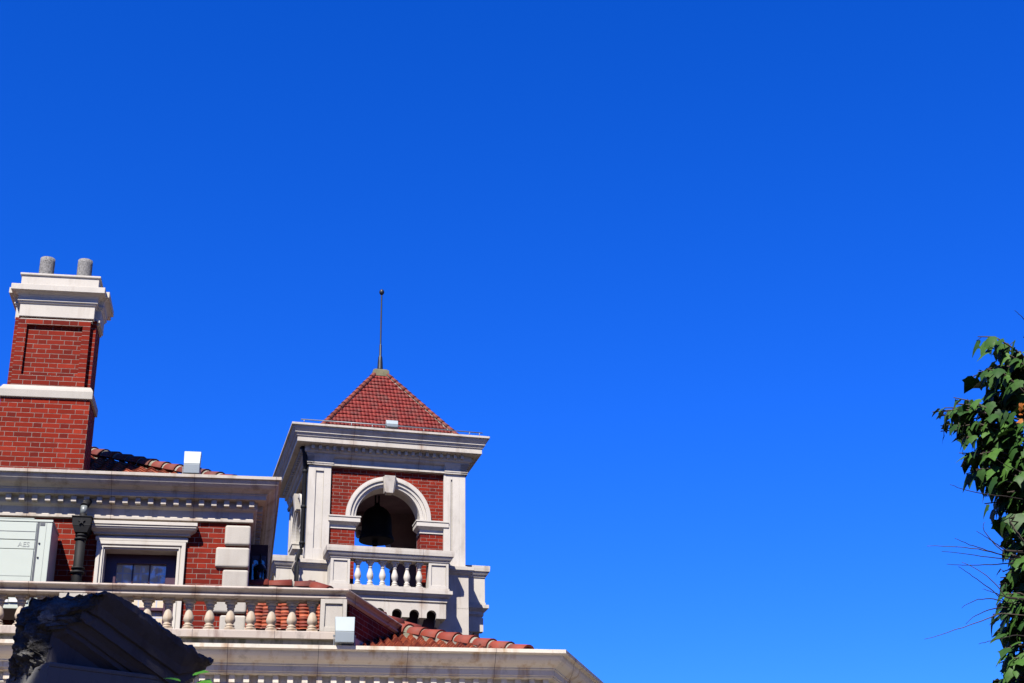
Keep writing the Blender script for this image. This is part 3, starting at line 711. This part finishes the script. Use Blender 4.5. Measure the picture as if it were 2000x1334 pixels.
# balconies on the four sides
bx0, bx1, yr = -2.62, -.43, -.47
def balcony(parent_tf, detail=True):
    m = MB()
    fl = [(-.1, 8.40), (.0, 8.40), (.0, 8.47), (.03, 8.485), (.055, 8.51), (.065, 8.53), (.085, 8.535), (.085, 8.60), (.035, 8.605), (.035, 8.65), (-.1, 8.66)]
    m.sweep(fl, [(bx0+.02, .1), (bx0+.02, yr+.02), (bx1-.02, yr+.02), (bx1-.02, .1)])
    m.box(bx0, bx1, yr+.05, .1, 8.42, 8.645)
    # front apron with small round arches
    ax = [-2.34+.32*k for k in range(6)]; poly = [(bx0+.03, 8.10)]
    for c in ax: poly += [(c-.092, 8.10)]+arc(c, 8.155, .092, PI, 0, 12)[0:]+[(c+.092, 8.10)]
    poly += [(bx1-.04, 8.10), (bx1-.04, 8.365), (bx0+.03, 8.365)]
    m.prism(poly, yr+.025, yr+.13)
    m.box(bx0+.04, bx1-.05, yr+.055, .1, 8.36, 8.425)
    for x0 in (bx0+.03, bx1-.14): m.box(x0, x0+.10, yr+.131, .1, 8.1, 8.36)
    for c in [-2.50+.32*k for k in range(7)]:
        m.hexa([(c-.035, -.06, 7.96), (c+.035, -.06, 7.96), (c+.035, .08, 7.96), (c-.035, .08, 7.96), (c-.05, yr+.14, 8.13), (c+.05, yr+.14, 8.13), (c+.05, .08, 8.13), (c-.05, .08, 8.13)])
    b = m.build('balcony', 'stone_tower', tower, .003)
    m = MB(); m.box(bx0+.14, bx1-.15, -.128, -.102, 7.6, 8.352); m.build('apron_shade', 'dark_render_shade', b)  # dark sheet standing in for the shade behind the apron arches
    m = MB()
    rp = [(-.06, 9.13), (.03, 9.13), (.03, 9.15), (.05, 9.175), (.062, 9.205), (.068, 9.22), (.078, 9.225), (.078, 9.225), (.085, 9.285), (.085, 9.285), (.075, 9.29), (.085, 9.295), (.085, 9.345), (-.06, 9.36), (-.2, 9.35), (-.2, 9.13)]
    rp = [(-.2, 9.135), (.018, 9.135), (.022, 9.16), (.045, 9.18), (.062, 9.21), (.068, 9.235), (.085, 9.24), (.09, 9.30), (.09, 9.35), (-.2, 9.36)]
    m.sweep(rp, [(bx0, .1), (bx0, yr), (bx1, yr), (bx1, .1)]); m.build('handrail', 'stone_tower', b, .003)
    for x0, x1 in ((bx0, -2.265), (-.805, bx1)):
        m = MB(); pedestal(m, x0, x1, yr-.005, yr+.25, 8.65, 9.14); m.build('pedestal', 'stone_white', b, .003)
        m = MB(); m.box(x0 if x0 < -2 else x0+.12, x1-.12 if x0 < -2 else x1, yr+.25, .06, 8.65, 9.14); m.build('side_panel', 'stone_white', b)
    tp = [(.05, .02), (.06, .03), (.06, .045), (.046, .055), (.042, .06), (.052, .07), (.052, .085), (.036, .10), (.034, .11), (.046, .135), (.060, .17), (.063, .20), (.058, .235), (.044, .28), (.034, .32), (.031, .345), (.041, .352), (.041, .364), (.032, .372), (.036, .39), (.048, .405), (.048, .42), (.058, .43), (.058, .445)]
    m = MB(); m.lathe(tp, (0, 0, 0), 16); m.box(-.065, .065, -.065, .065, 0, .024); m.box(-.068, .068, -.068, .068, .444, .486)
    t0 = m.build('baluster', 'stone_white', b)
    for k in range(6):
        o = t0 if k == 0 else copy_part(t0, b); o.location = (-2.105+k*.228, yr+.10, 8.652)
    return b
bals = [balcony(None)]
for k in (1, 3):
    c = copy_part(bals[0], tower); c.matrix_local = FR[k]
    for ch in list(bals[0].children): copy_part(ch, c, ch.location)
# base storey with a moulded ledge under the pilasters
m = MB()
m.box(-TW-.04, .035, -.10, TW+.1, 0, 8.40)
m.build('base', 'stone_tower', tower)
bp_ = [(-.2, 8.98), (0.0, 8.98), (.0, 9.02), (.02, 9.035), (.045, 9.055), (.055, 9.075), (.075, 9.08), (.075, 9.10), (.095, 9.105), (.095, 9.17), (-.02, 9.18), (-.02, 9.21), (-.07, 9.215), (-.2, 9.215)]
m = MB(); m.box(-.43, .035, -.10, .43, 8.38, 8.99); m.sweep(bp_, [(-.43, -.10), (.035, -.10), (.035, .43), (-.43, .43)], True)
q = m.build('plinth', 'stone_tower', tower, .003)
for k in (1, 2, 3):
    c = copy_part(q, tower); c.matrix_local = FR[k]
# rainwater pipe on the left corner
m = MB()
m.tube([(-3.17, .10, 11.40), (-3.16, .0, 11.36), (-3.12, -.02, 11.2), (-3.09, .10, 11.0), (-3.09, .10, 9.45), (-3.11, .08, 9.38), (-3.17, -.05, 9.26), (-3.20, -.18, 9.14), (-3.20, -.20, 9.0), (-3.20, -.20, 7.5)], .043, 10)
for z in (10.9, 10.2, 9.5): m.lathe([(.045, z), (.055, z+.01), (.055, z+.05), (.045, z+.06)], (-3.09, .10, 0), 12)
m.build('drainpipe', 'iron', tower)

# bell
bl = empty('bronze_bell', 'dark bronze bell hanging inside the open arch of the tower', 'bell', TO+Matrix.Rotation(YT, 3, 'Z') @ Vector((-1.46, 1.5, 10.02)), YT)
m = MB(); m.lathe([(.345, 0), (.35, .02), (.34, .07), (.315, .12), (.302, .2), (.297, .35), (.29, .46), (.265, .55), (.21, .625), (.13, .685), (.06, .72), (.03, .74)], (0, 0, .04), 28)
m.build('bell_body', 'bronze', bl)
m = MB(); m.lathe([(.01, -.10), (.05, -.08), (.065, -.03), (.05, .02), (.02, .06), (.02, .3)], (-.03, 0, .02), 14); m.build('clapper', 'bronze', bl)
m = MB(); m.tube([(-.03, 0, .76), (-.035, 0, .86), (-.035, 0, 1.0)], .016, 8); m.tube([(.03, 0, .76), (.035, 0, .86), (.035, 0, 1.0)], .016, 8); m.lathe([(.05, .74), (.06, .78), (.04, .82)], (0, 0, 0), 12); m.build('hanger', 'iron', bl)

# ================================================================ things standing on the buildings
def HP(x, y, z): return HO+hh*x+hn*y+Vector((0, 0, z))
def TP(x, y, z): return TO+Vector((math.cos(YT), math.sin(YT), 0))*x+Vector((-math.sin(YT), math.cos(YT), 0))*y+Vector((0, 0, z))
# air conditioner
ac = empty('air_conditioner', 'pale green boxy air conditioner standing on the terrace behind the balustrade', 'air conditioner', HP(-2.87, -.35, 5.50), YH)
m = MB(); W_, D_ = .535, .30
m.box(-W_, W_, -D_, D_, .48, 1.545)
m.build('casing', 'ac', ac, .008, 2)
m = MB(); m.box(-W_-.006, W_+.006, -D_-.008, D_, 1.545, 1.575); m.build('top_rim', 'ac', ac, .004)
m = MB()
m.box(-.40, .445-.09, -D_-.012, -D_+.01, 1.32, 1.535); m.box(-.40, .355, -D_-.010, -D_+.01, 1.205, 1.313)
m.box(-.43, .352, -D_-.014, -D_+.01, .55, 1.198); 
m.build('front_panel', 'ac', ac, .004)
m = MB()
m = None
for z in (.60, .745, .81, .87, 1.42):
    m = MB(); m.box(-.40, .345, -D_-.0165, -D_-.0115, z, z+.005); m.build('panel_groove', 'ac_line', ac)
m = MB(); m.box(.362, .386, -D_-.004, -D_+.02, .5, 1.54); m.build('slate_seam', 'slate', ac)
for bx in ((.392, .45, -D_-.004, -D_+.01, 1.50, 1.535), (-.50, -.44, -D_-.004, -D_+.01, 1.14, 1.19)):
    m = MB(); m.box(*bx); m.build('hand_hold', 'slate', ac)
for z in (1.275, 1.10):
    m = MB(); m.lathe([(.001, 0), (.012, 0), (.012, .012)], (.405, -D_-.003, z), 10); m.build('catch', 'slate', ac)
m = MB(); m.box(.465, .469, -D_-.003, -D_+.01, .5, 1.54); m.build('side_seam', 'ac_line', ac)
m = MB()
for i in range(44): m.box(-.17+i*.0105-.003, -.17+i*.0105+.003, -.20, .2, 1.58, 1.615)
m.box(-.18, .30, -.205, -.195, 1.612, 1.62); m.box(-.18, .30, -.205, -.195, 1.578, 1.584); m.box(-.26, -.18, -.2, .2, 1.576, 1.59); m.box(.30, .40, -.2, .2, 1.576, 1.592)
m.build('fan_grille', 'ac', ac)
m = MB(); m.box(-.005, .125, -D_-.0195, -D_-.0145, .552, .60); m.box(.14, .235, -D_-.0195, -D_-.0145, .555, .60); m.build('sticker', 'white', ac)
m = MB(); R0, R1 = .022, .033
for i in range(24):
    a, b = 2*PI*i/24, 2*PI*(i+1)/24
    m.hexa([(-.055+r*math.cos(t), y, .58+r*math.sin(t)) for y in (-D_-.0185, -D_-.0145) for r, t in ((R0, a), (R1, a), (R1, b), (R0, b))])
m.tube([(-.055+.016, -D_-.017, .594), (-.055, -D_-.017, .598), (-.055-.014, -D_-.017, .588), (-.055, -D_-.017, .58), (-.055+.014, -D_-.017, .571), (-.055, -D_-.017, .562), (-.055-.016, -D_-.017, .566)], .006, 6)
m.build('emblem', 'blue_mark', ac)
m = MB()
for x in (-.45, .45):
    m = MB(); m.box(x-.03, x+.03, -.25, .25, 0, .48); m.build('stand', 'iron', ac)
tx = bpy.data.curves.new('lettering', 'FONT'); tx.body = 'AES'; tx.size = .085; tx.extrude = .002
to = bpy.data.objects.new('lettering', tx); COL.objects.link(to)
dg = bpy.context.evaluated_depsgraph_get(); me = bpy.data.meshes.new_from_object(to.evaluated_get(dg)); bpy.data.objects.remove(to)
me.materials.clear(); me.materials.append(M['ac_line'])
to = bpy.data.objects.new('lettering', me); COL.objects.link(to); to.parent = ac; to.location = (.16, -D_-.0115, 1.232); to.rotation_euler = (PI/2, 0, 0)

def floodlight(label, loc, rz, w, h, d):
    f = empty('floodlight', label, 'floodlight', loc, rz, 'white floodlights on the roof edges')
    m = MB()
    a = h*.44
    m.hexa([(-w/2, -d/2, .02), (w/2, -d/2, .02), (w/2, d/2, .02), (-w/2, d/2, .02), (-w/2, -d/2-.005, a), (w/2, -d/2-.005, a), (w/2, d/2, a), (-w/2, d/2, a)])
    m.build('lower_housing', 'lamp_grey', f, .006, 2)
    m = MB()
    m.hexa([(-w/2, -d/2-.005, a+.002), (w/2, -d/2-.005, a+.002), (w/2, d/2, a+.002), (-w/2, d/2, a+.002), (-w/2-.006, -d/2+d*.30, h), (w/2+.006, -d/2+d*.30, h), (w/2+.006, d/2, h), (-w/2-.006, d/2, h)])
    m.build('hood_panel', 'lamp_white', f, .006, 2)
    for s in (-1, 1):
        m = MB(); m.box(s*(w/2+.012)-.004, s*(w/2+.012)+.004, -.015, .015, -.01, h*.36)
        m.tube([(s*(w/2), 0, h*.34), (s*(w/2+.022), 0, h*.34)], .012, 8)
        m.build('bracket', 'pot_metal', f)
    return f
floodlight('tall white box floodlight on the upper cornice beside the tiled hip', HP(-.757, -.27, 7.815), YH, .20, .325, .16)
floodlight('pale blue-white box floodlight in front of the balustrade end pedestal', HP(1.178, -1.62, 5.405), YH, .215, .325, .16)
floodlight('small white floodlight on the tower cornice below the pyramid roof', TP(-1.515, -.31, 11.765), YT, .22, .165, .12)

# lantern
ln = empty('wall_lantern', 'black lantern with glass sides hanging beside the stone quoins in shadow', 'lantern', HP(.15, .82, 6.70), YH)
m = MB(); m.lathe([(.02, .30), (.06, .27), (.088, .225), (.09, .21)], (0, 0, 0), 6); m.lathe([(.01, -.09), (.03, -.06), (.062, -.01), (.06, .005)], (0, 0, 0), 6); m.lathe([(.012, .29), (.025, .32), (.01, .38)], (0, 0, 0), 8)
for k in range(6):
    a = k*PI/3; m.tube([(.056*math.cos(a), .056*math.sin(a), 0), (.08*math.cos(a), .08*math.sin(a), .21)], .006, 6)
m.build('lantern_frame', 'iron', ln)
m = MB(); m.lathe([(.05, .0), (.074, .21)], (0, 0, 0), 6); m.build('lantern_glass', 'dark_glass', ln)
m = MB(); m.tube([(0, 0, .38), (0, .0, .42), (0, .06, .44), (0, .2, .40)], .012, 8); m.build('bracket', 'iron', ln)

# ================================================================ broken gable on the gate pier
GO = Vector((-2.469445, 8.0, 0))
gate = empty('ruined_gate_pier', 'dark broken stone gable with a rough end on a pale pier, in shade', 'ruin', GO, YG)
def ztop(x):
    pts = [(-.2, 3.60), (-.05, 3.635), (.06, 3.652), (.27, 3.68), (.39, 3.652), (.59, 3.556), (.92, 3.382), (1.0, 3.34)]
    for (a, za), (b, zb) in zip(pts, pts[1:]):
        if x <= b: return za+(zb-za)*(x-a)/(b-a)
    return pts[-1][1]
def fr(p, o=5, s=1.): 
    t = 0; a = 1.
    for i in range(o): t += a*noise.noise(Vector(p)*s); s *= 2.05; a *= .52
    return t
m = MB()
# raking moulded front: profile (y, dz) swept along the broken top edge
prof = [(.50, .0), (.30, .012), (.10, .008), (-.11, -.004), (-.13, -.02), (-.125, -.05), (-.095, -.085), (-.065, -.12), (-.05, -.15), (-.045, -.163), (-.025, -.166), (-.022, -.232), (-.005, -.236), (.02, -.26), (.035, -.285), (.05, -.288), (.052, -.315), (.075, -.33), (.10, -.355), (.104, -.60), (.5, -.60)]
fine = []
for (a, b), (c, d) in zip(prof, prof[1:]):
    n_ = max(1, int(math.hypot(c-a, d-b)/.022))
    for k in range(n_): fine.append((a+(c-a)*k/n_, b+(d-b)*k/n_))
fine.append(prof[-1]); rows = []
N_ = 130
for i in range(N_+1):
    r = []
    for (y, dz) in fine:
        zg = min(3.78+max(dz, -.375), 3.65)
        hz = min(1, max(0, (zg-3.32)/.26)) if dz > -.38 else 0
        xs = .20*hz*max(0, 1-(y+.13)/.50)          # the break runs slanting across the stone
        x = xs+i*(.905-xs)/N_; lowend = max(0, (x-.74)/.165)
        top = max(0, 1+dz/.07) if dz > -.07 else 0
        endn = max(0, 1-(x-xs)/.08); chip = max(0, (x-.82)/.085)
        amp = .0025+.016*top+.02*endn+.012*chip
        q = (x*9, y*9, dz*9)
        line = 3.653-.509*(x-.39)
        zz = line+max(dz, -.375)*(1-.85*lowend)
        if dz < -.36: zz = min(zz, 3.27) if x < .74 else zz
        lift = .07*max(0, 1-x/.38)*min(1, max(0, (y+.13)/.5))-.10*max(0, (y-.28)/.22)**1.5
        p = Vector((x, y, min(zz, ztop(x)+min(0, dz+.02)*.12+lift)))
        p += Vector((fr(q, 4, 2.1), fr((q[0]+9, q[1], q[2]), 4, 2.1), fr((q[0], q[1]+7, q[2]), 4, 2.4)))*amp
        r.append(m.b.verts.new(p))
    rows.append(r)
for a, b in zip(rows, rows[1:]):
    for k in range(len(fine)): m.face([a[k], a[(k+1) % len(fine)], b[(k+1) % len(fine)], b[k]], 0, False)
m.face(rows[-1])
first_ring = [v.co.copy() for v in rows[0]]
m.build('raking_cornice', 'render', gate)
m = MB()   # rough broken end, growing out of the first ring of the cornice
cen = Vector((-.01, .17, 3.47)); rings = []; NR = 46
dense = []
for k, v in enumerate(first_ring):
    w = first_ring[(k+1) % len(first_ring)]; n_ = max(1, int((w-v).length/.010))
    for q in range(n_): dense.append(v.lerp(w, q/n_))
for i in range(NR):
    t = i/NR; r = []
    for v in dense:
        p = v.lerp(cen, t); q = (p.y*5, p.z*5, 2.2)
        e = min(1, t*3)
        rid = 1-abs(fr((q[0]*1.3+q[1]*.8, q[1]*2.2-q[0]*.6, 5.), 5, 1.3))
        d = .035*math.sin(min(1, t*1.6)*PI/2) + .05*fr(q, 5, 1.0)*(.2+e) + .030*fr((q[0]*3, q[1]*3, 7.), 4, 1.5)*(.4+e) + .03*(rid-.6)*e
        p = Vector((p.x+.012-d, p.y+.02*fr((q[1], q[0], 8), 4, 2.)*(1 if t > 0 else 0), p.z+.02*fr((q[1]+4, q[0], 3), 4, 2.)*(1 if t > 0 else 0)))
        r.append(m.b.verts.new(p))
    rings.append(r)
for a, b in zip(rings, rings[1:]):
    for k in range(len(dense)): m.face([a[k], a[(k+1) % len(dense)], b[(k+1) % len(dense)], b[k]], 0, False)
m.face(rings[-1])
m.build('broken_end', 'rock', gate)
m = MB(); z = 3.285; i = 0
m.box(.004, .74, -.005, .565, 3.275, 3.30)
while z > 0:
    m.box(.0, .735, .0, .56, z-.128, z-.006); z -= .13
m.box(.01, .72, .01, .55, 0, 3.27)
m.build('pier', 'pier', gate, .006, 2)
m = MB(); m.box(.02, .72, .08, .5, 3.2, 3.31); m.build('tympanum', 'render', gate)
# leaves -----------------------------------------------------------
IVY = [(0, 0), (.22, -.10), (.46, .02), (.52, .28), (.80, .40), (.50, .52), (.34, .70), (0, 1.25)]
def leaf(mb, p, tip, nrm, size, fold=.25, tid=0., vein=None):
    """five-lobed leaf folded along its midrib: p = base, tip = direction, nrm = upper side."""
    T = tip.normalized(); X = T.cross(nrm).normalized(); Nn = X.cross(T)
    mid = []
    for t in (0, .28, .55, .85, 1.25):
        mid.append(mb.b.verts.new(p+size*(T*t-Nn*(.16*t*t))))
    def pt(x, t, sgn):
        dr = fold*x+.16*t*t+.10*math.sin(6*x+3*t)*x
        return mb.b.verts.new(p+size*(T*t+X*(sgn*x)-Nn*dr))
    w = random.uniform(.85, 1.1)
    for sgn in (-1, 1):
        o = [pt(.24*w, -.12, sgn), pt(.47*w, .02, sgn), pt(.50*w, .25, sgn), pt(.66*w, .44, sgn), pt(.40*w, .56, sgn), pt(.25*w, .82, sgn)]
        for tri in ((mid[0], o[0], mid[1]), (o[0], o[1], mid[1]), (o[1], o[2], mid[1]), (o[2], mid[2], mid[1]), (o[2], o[3], o[4]), (o[2], o[4], mid[2]), (o[4], o[5], mid[3]), (o[4], mid[3], mid[2]), (o[5], mid[4], mid[3])):
            mb.face(list(tri), tid, True)
    return mid
def set_vein(o, mids):
    at = o.data.attributes.new('vein', 'FLOAT', 'POINT')
def rv(s=1.): return Vector((random.uniform(-s, s), random.uniform(-s, s), random.uniform(-s, s)))

sp = empty('leafy_sprig', 'small bright green leafy sprig growing below the broken gable tip', 'plant', (-1.70, 7.9, 3.01))
m = MB(); stems = MB()
for k, (dx, dz, t) in enumerate(((-.055, .17, (-.5, -.5, .05)), (.03, .20, (.8, -.4, .1)), (.06, .16, (.7, -.5, -.1)), (.01, .13, (.2, -.9, -.3)), (.0, .09, (-.6, -.6, -.2)), (.07, .09, (.7, -.3, -.4)), (-.03, .05, (-.7, -.4, -.3)))):
    leaf(m, Vector((dx, 0, dz)), Vector(t), Vector((.0, -.5, .85)), .07, .2, random.random()*50)
    stems.tube([(0, .02, 0), (dx*.5, .01, dz*.5), (dx, 0, dz)], .003, 5)
m.build('leaves', 'sprig', sp); stems.build('stem', 'twig', sp)

# ================================================================ ivy covered trunk on the right
VX, VY = 2.70, 7.45
ivy = empty('ivy_covered_trunk', 'dark green ivy with lobed leaves and bare twigs wrapping a tall trunk', 'tree', (VX, VY, 0))
m = MB(); tp = [(0.03*math.sin(z*1.3), .03*math.cos(z*.9), z) for z in [k*.25 for k in range(20)]]
m.tube(tp, [.10*(1-k/21) for k in range(20)], 14); m.build('trunk', 'bark', ivy)
lv, dry, st = MB(), MB(), MB()
def shoot(p0, p1, n, size, sag=.04):
    p0, p1 = Vector(p0), Vector(p1)
    pts = [p0.lerp(p1, t)+Vector((0, 0, sag*math.sin(PI*t)))+rv(.008) for t in (0, .33, .66, 1)]
    st.tube(pts, [.006, .005, .004, .0025], 5)
    d = (p1-p0).normalized()
    for i in range(n):
        t = (i+.6)/n; p = p0.lerp(p1, t)+Vector((0, 0, sag*math.sin(PI*t)))
        out = Vector((d.x, d.y, 0)); side = out.cross(Vector((0, 0, 1)))*(1 if i % 2 else -1)
        tip = out*random.uniform(.2, .7)+side*random.uniform(-.3, .8)+Vector((0, 0, random.uniform(-1.05, -.35)))+rv(.2)
        nn = out*random.uniform(.1, .7)+Vector((0, -.25, random.uniform(.4, 1.)))+rv(.3)
        q = p+side*random.uniform(0, .03)+rv(.02)
        st.tube([p, q], .0018, 4)
        leaf(dry if random.random() < 0 else lv, q, tip, nn, size*random.uniform(.6, 1.1), random.uniform(.1, .5), random.random()*50)
def L(px_x, z, y=0): return (px_x-VX, y, z)
# shoots that make the left outline
for (x, z, x0, z0, n, s) in ((2.46, 4.76, 2.66, 4.66, 5, .085), (2.20, 4.39, 2.55, 4.33, 7, .075), (2.24, 4.30, 2.56, 4.25, 7, .075), (2.50, 4.70, 2.68, 4.60, 5, .082), (2.47, 4.58, 2.66, 4.46, 5, .085), (2.50, 4.50, 2.68, 4.40, 5, .085),
        (2.24, 4.375, 2.60, 4.30, 8, .070), (2.30, 4.30, 2.60, 4.22, 7, .080), (2.34, 4.24, 2.62, 4.12, 7, .075), (2.31, 4.16, 2.60, 4.06, 7, .082), (2.38, 4.06, 2.60, 3.98, 6, .085),
        (2.44, 3.99, 2.62, 3.92, 6, .085), (2.47, 3.90, 2.64, 3.82, 5, .080), (2.46, 3.80, 2.62, 3.74, 5, .09), (2.50, 3.70, 2.64, 3.66, 5, .085),
        (2.47, 3.64, 2.62, 3.60, 5, .085), (2.45, 3.58, 2.62, 3.50, 6, .075), (2.42, 3.48, 2.62, 3.41, 6, .075), (2.38, 3.39, 2.6, 3.33, 6, .08), (2.36, 3.28, 2.58, 3.25, 6, .085), (2.35, 3.08, 2.58, 3.05, 6, .085), (2.33, 2.98, 2.58, 2.95, 6, .085), (2.46, 3.52, 2.62, 3.46, 6, .075), (2.47, 3.44, 2.62, 3.38, 6, .075), (2.38, 3.34, 2.60, 3.28, 6, .08), (2.36, 3.22, 2.58, 3.20, 6, .08), (2.36, 3.13, 2.58, 3.10, 6, .08), (2.35, 3.03, 2.58, 3.0, 6, .085), (2.34, 2.93, 2.58, 2.9, 6, .085)):
    for rep_ in range(4):
        f = (0, .35, .15, .5)[rep_]
        shoot(L(x0+.05, z0+random.uniform(-.04, .04), -.06), L(x+(x0-x)*f, z+.03+random.uniform(-.05, .05)*rep_, random.uniform(-.14, .05)+.08*rep_), n+3, s*.98)
for k in range(430):                       # all round the trunk
    a = random.uniform(0, 2*PI); z = random.uniform(1.2, 4.75)
    if z > 4.2 and math.cos(a) < -.2: continue
    r = random.uniform(.18, .30)
    if 3.5 < z < 3.75 and math.cos(a) < 0: r *= .75
    shoot((.05*math.cos(a), .05*math.sin(a), z-.05), (r*math.cos(a), r*math.sin(a), z+random.uniform(0, .06)), random.choice((4, 5, 5, 6)), random.uniform(.05, .085))
for k in range(9): leaf(dry, Vector(L(2.60+random.uniform(-.06, .05), 4.31+random.uniform(-.06, .05), -.30)), rv(1), Vector((0, -.8, .5))+rv(.4), random.uniform(.02, .036), .3, random.random()*50)
lv.build('foliage', 'leaf', ivy); dry.build('dry_leaves', 'leaf_dry', ivy); st.build('stems', 'twig', ivy)
TW_ = [[(2.44, 3.60), (2.25, 3.64), (2.03, 3.648)], [(2.42, 3.585), (2.32, 3.592), (2.09, 3.615)], [(2.43, 3.60), (2.28, 3.64), (2.165, 3.68)], [(2.42, 3.62), (2.35, 3.665), (2.27, 3.71)], [(2.42, 3.645), (2.345, 3.73), (2.34, 3.775)],
       [(2.46, 3.90), (2.30, 3.915), (2.17, 3.95)], [(2.46, 3.57), (2.28, 3.555), (2.115, 3.555)], [(2.40, 3.375), (2.28, 3.475), (2.175, 3.545)], [(2.385, 3.39), (2.30, 3.49), (2.18, 3.555)], [(2.40, 3.37), (2.27, 3.385), (2.155, 3.335)], [(2.40, 3.38), (2.33, 3.40), (2.26, 3.42)],
       [(2.38, 3.35), (2.26, 3.32), (2.17, 3.26)], [(2.35, 3.31), (2.18, 3.25), (1.95, 3.18)], [(2.40, 3.20), (2.30, 3.175), (2.20, 3.15)], [(2.72, 4.83), (2.68, 4.86), (2.63, 4.90)], [(2.47, 3.80), (2.485, 3.72), (2.53, 3.62)], [(2.47, 3.78), (2.50, 3.69), (2.56, 3.60)], [(2.66, 4.02), (2.52, 4.06), (2.44, 4.10)]]
for i, t in enumerate(TW_):
    m = MB(); yy = random.uniform(-.20, -.08); p = [Vector(L(x, z, yy)) for x, z in t]
    q = []
    for s in range(13):
        u = s/12; q.append(p[0]*(1-u)**2+(p[1]*2-(p[0]+p[2])*.5)*2*u*(1-u)+p[2]*u*u+rv(.002)+Vector((0, -.05*u, 0)))
    q.insert(0, Vector((.03, -.02, q[0].z+.0)))
    m.tube(q, [.0034]+[.003*(1-.6*k/12) for k in range(13)], 6); m.build('twig', 'twig_dark' if i % 4 else 'twig', ivy)

# ================================================================ unseen houses added round the court to block low sky light
def sky_blocker(label, x, y, rz, w, d, h, wall):
    n = empty('sky_blocker_house', label, 'house', (x, y, 0), rz, 'unseen houses added to block sky light')
    m = MB(); m.box(-w/2, w/2, 0, d, 0, h); m.build('wall', wall, n)
    m = MB(); m.sweep([(-.3, h-.3), (.1, h-.3), (.15, h-.1), (.35, h), (.35, h+.15), (-.3, h+.25)], [(-w/2, 0), (w/2, 0), (w/2, d), (-w/2, d)], True); m.build('cornice', 'stone', n)
    w0 = None
    for k in range(int(w//4)):
        for f in range(int(h//3.4)):
            loc = (-w/2+2+4*k, 0, 1+3.4*f)
            if w0 is None:
                m = MB()
                for q in ((-.7, -.6, 0, 1.9), (.6, .7, 0, 1.9), (-.6, .6, 1.8, 1.9), (-.6, .6, 0, .1)): m.box(q[0], q[1], -.06, .05, q[2], q[3])
                w0 = m.build('window', 'stone', n); m = MB(); m.box(-.6, .6, -.02, .02, .1, 1.8); p_ = m.build('pane', 'dark_glass', w0); w0.location = loc
            else: copy_part(p_, copy_part(w0, n, loc))
sky_blocker('long unseen brick block added behind the viewer to cut low sky light', 0, -22, PI, 64, 8, 11, 'brick')
sky_blocker('unseen brick block added on the left to cut low sky light', -38, 12, PI/2, 52, 8, 13, 'brick')
sky_blocker('unseen brick block added on the right to cut low sky light', 40, 12, -PI/2, 52, 8, 13, 'brick')

# ================================================================ unseen tree placed behind the viewer to shade the pier
SX, SY = -5.2, 1.6
tree = empty('shade_tree', 'broad leafy tree out of view behind the viewer, placed to shade the pier', 'tree', (SX, SY, 0))
m = MB(); m.tube([(0, 0, 0), (.1, .05, 3), (.15, .1, 6), (.2, .2, 10)], [.28, .23, .18, .06], 12)
for k in range(9):
    a = k*2.4; m.tube([(.12, .08, 5+k*.45), (1.2*math.cos(a), 1.2*math.sin(a), 6.3+k*.5), (2.4*math.cos(a), 2.4*math.sin(a), 7.2+k*.45)], [.09, .06, .02], 8)
m.build('trunk', 'bark', tree)
m = MB()
for k in range(5200):
    u = rv(1.)
    while u.length > 1: u = rv(1.)
    p = Vector((u.x*3.1+.5, u.y*2.9, u.z*3.4+8.6))
    d = p+Vector((SX, SY, 0))-Vector((-2.57, 8.14, 3.42)); d -= to_sun*d.dot(to_sun)
    if d.length < .165: continue  # crown gap shaped to let sun reach the broken end
    d = p+Vector((SX, SY, 0))-Vector((-1.69, 7.86, 3.17)); d -= to_sun*d.dot(to_sun)
    if d.length < .24: continue  # second crown gap, shaped to let sun onto the sprig
    if fr((p.x*.5, p.y*.5, p.z*.5), 3, 1.) < -.45: continue
    leaf(m, p, rv(1)+Vector((0, 0, -.6)), rv(.6)+Vector((0, 0, 1)), random.uniform(.16, .26), .2, random.random()*50)
m.build('crown', 'leaf', tree)
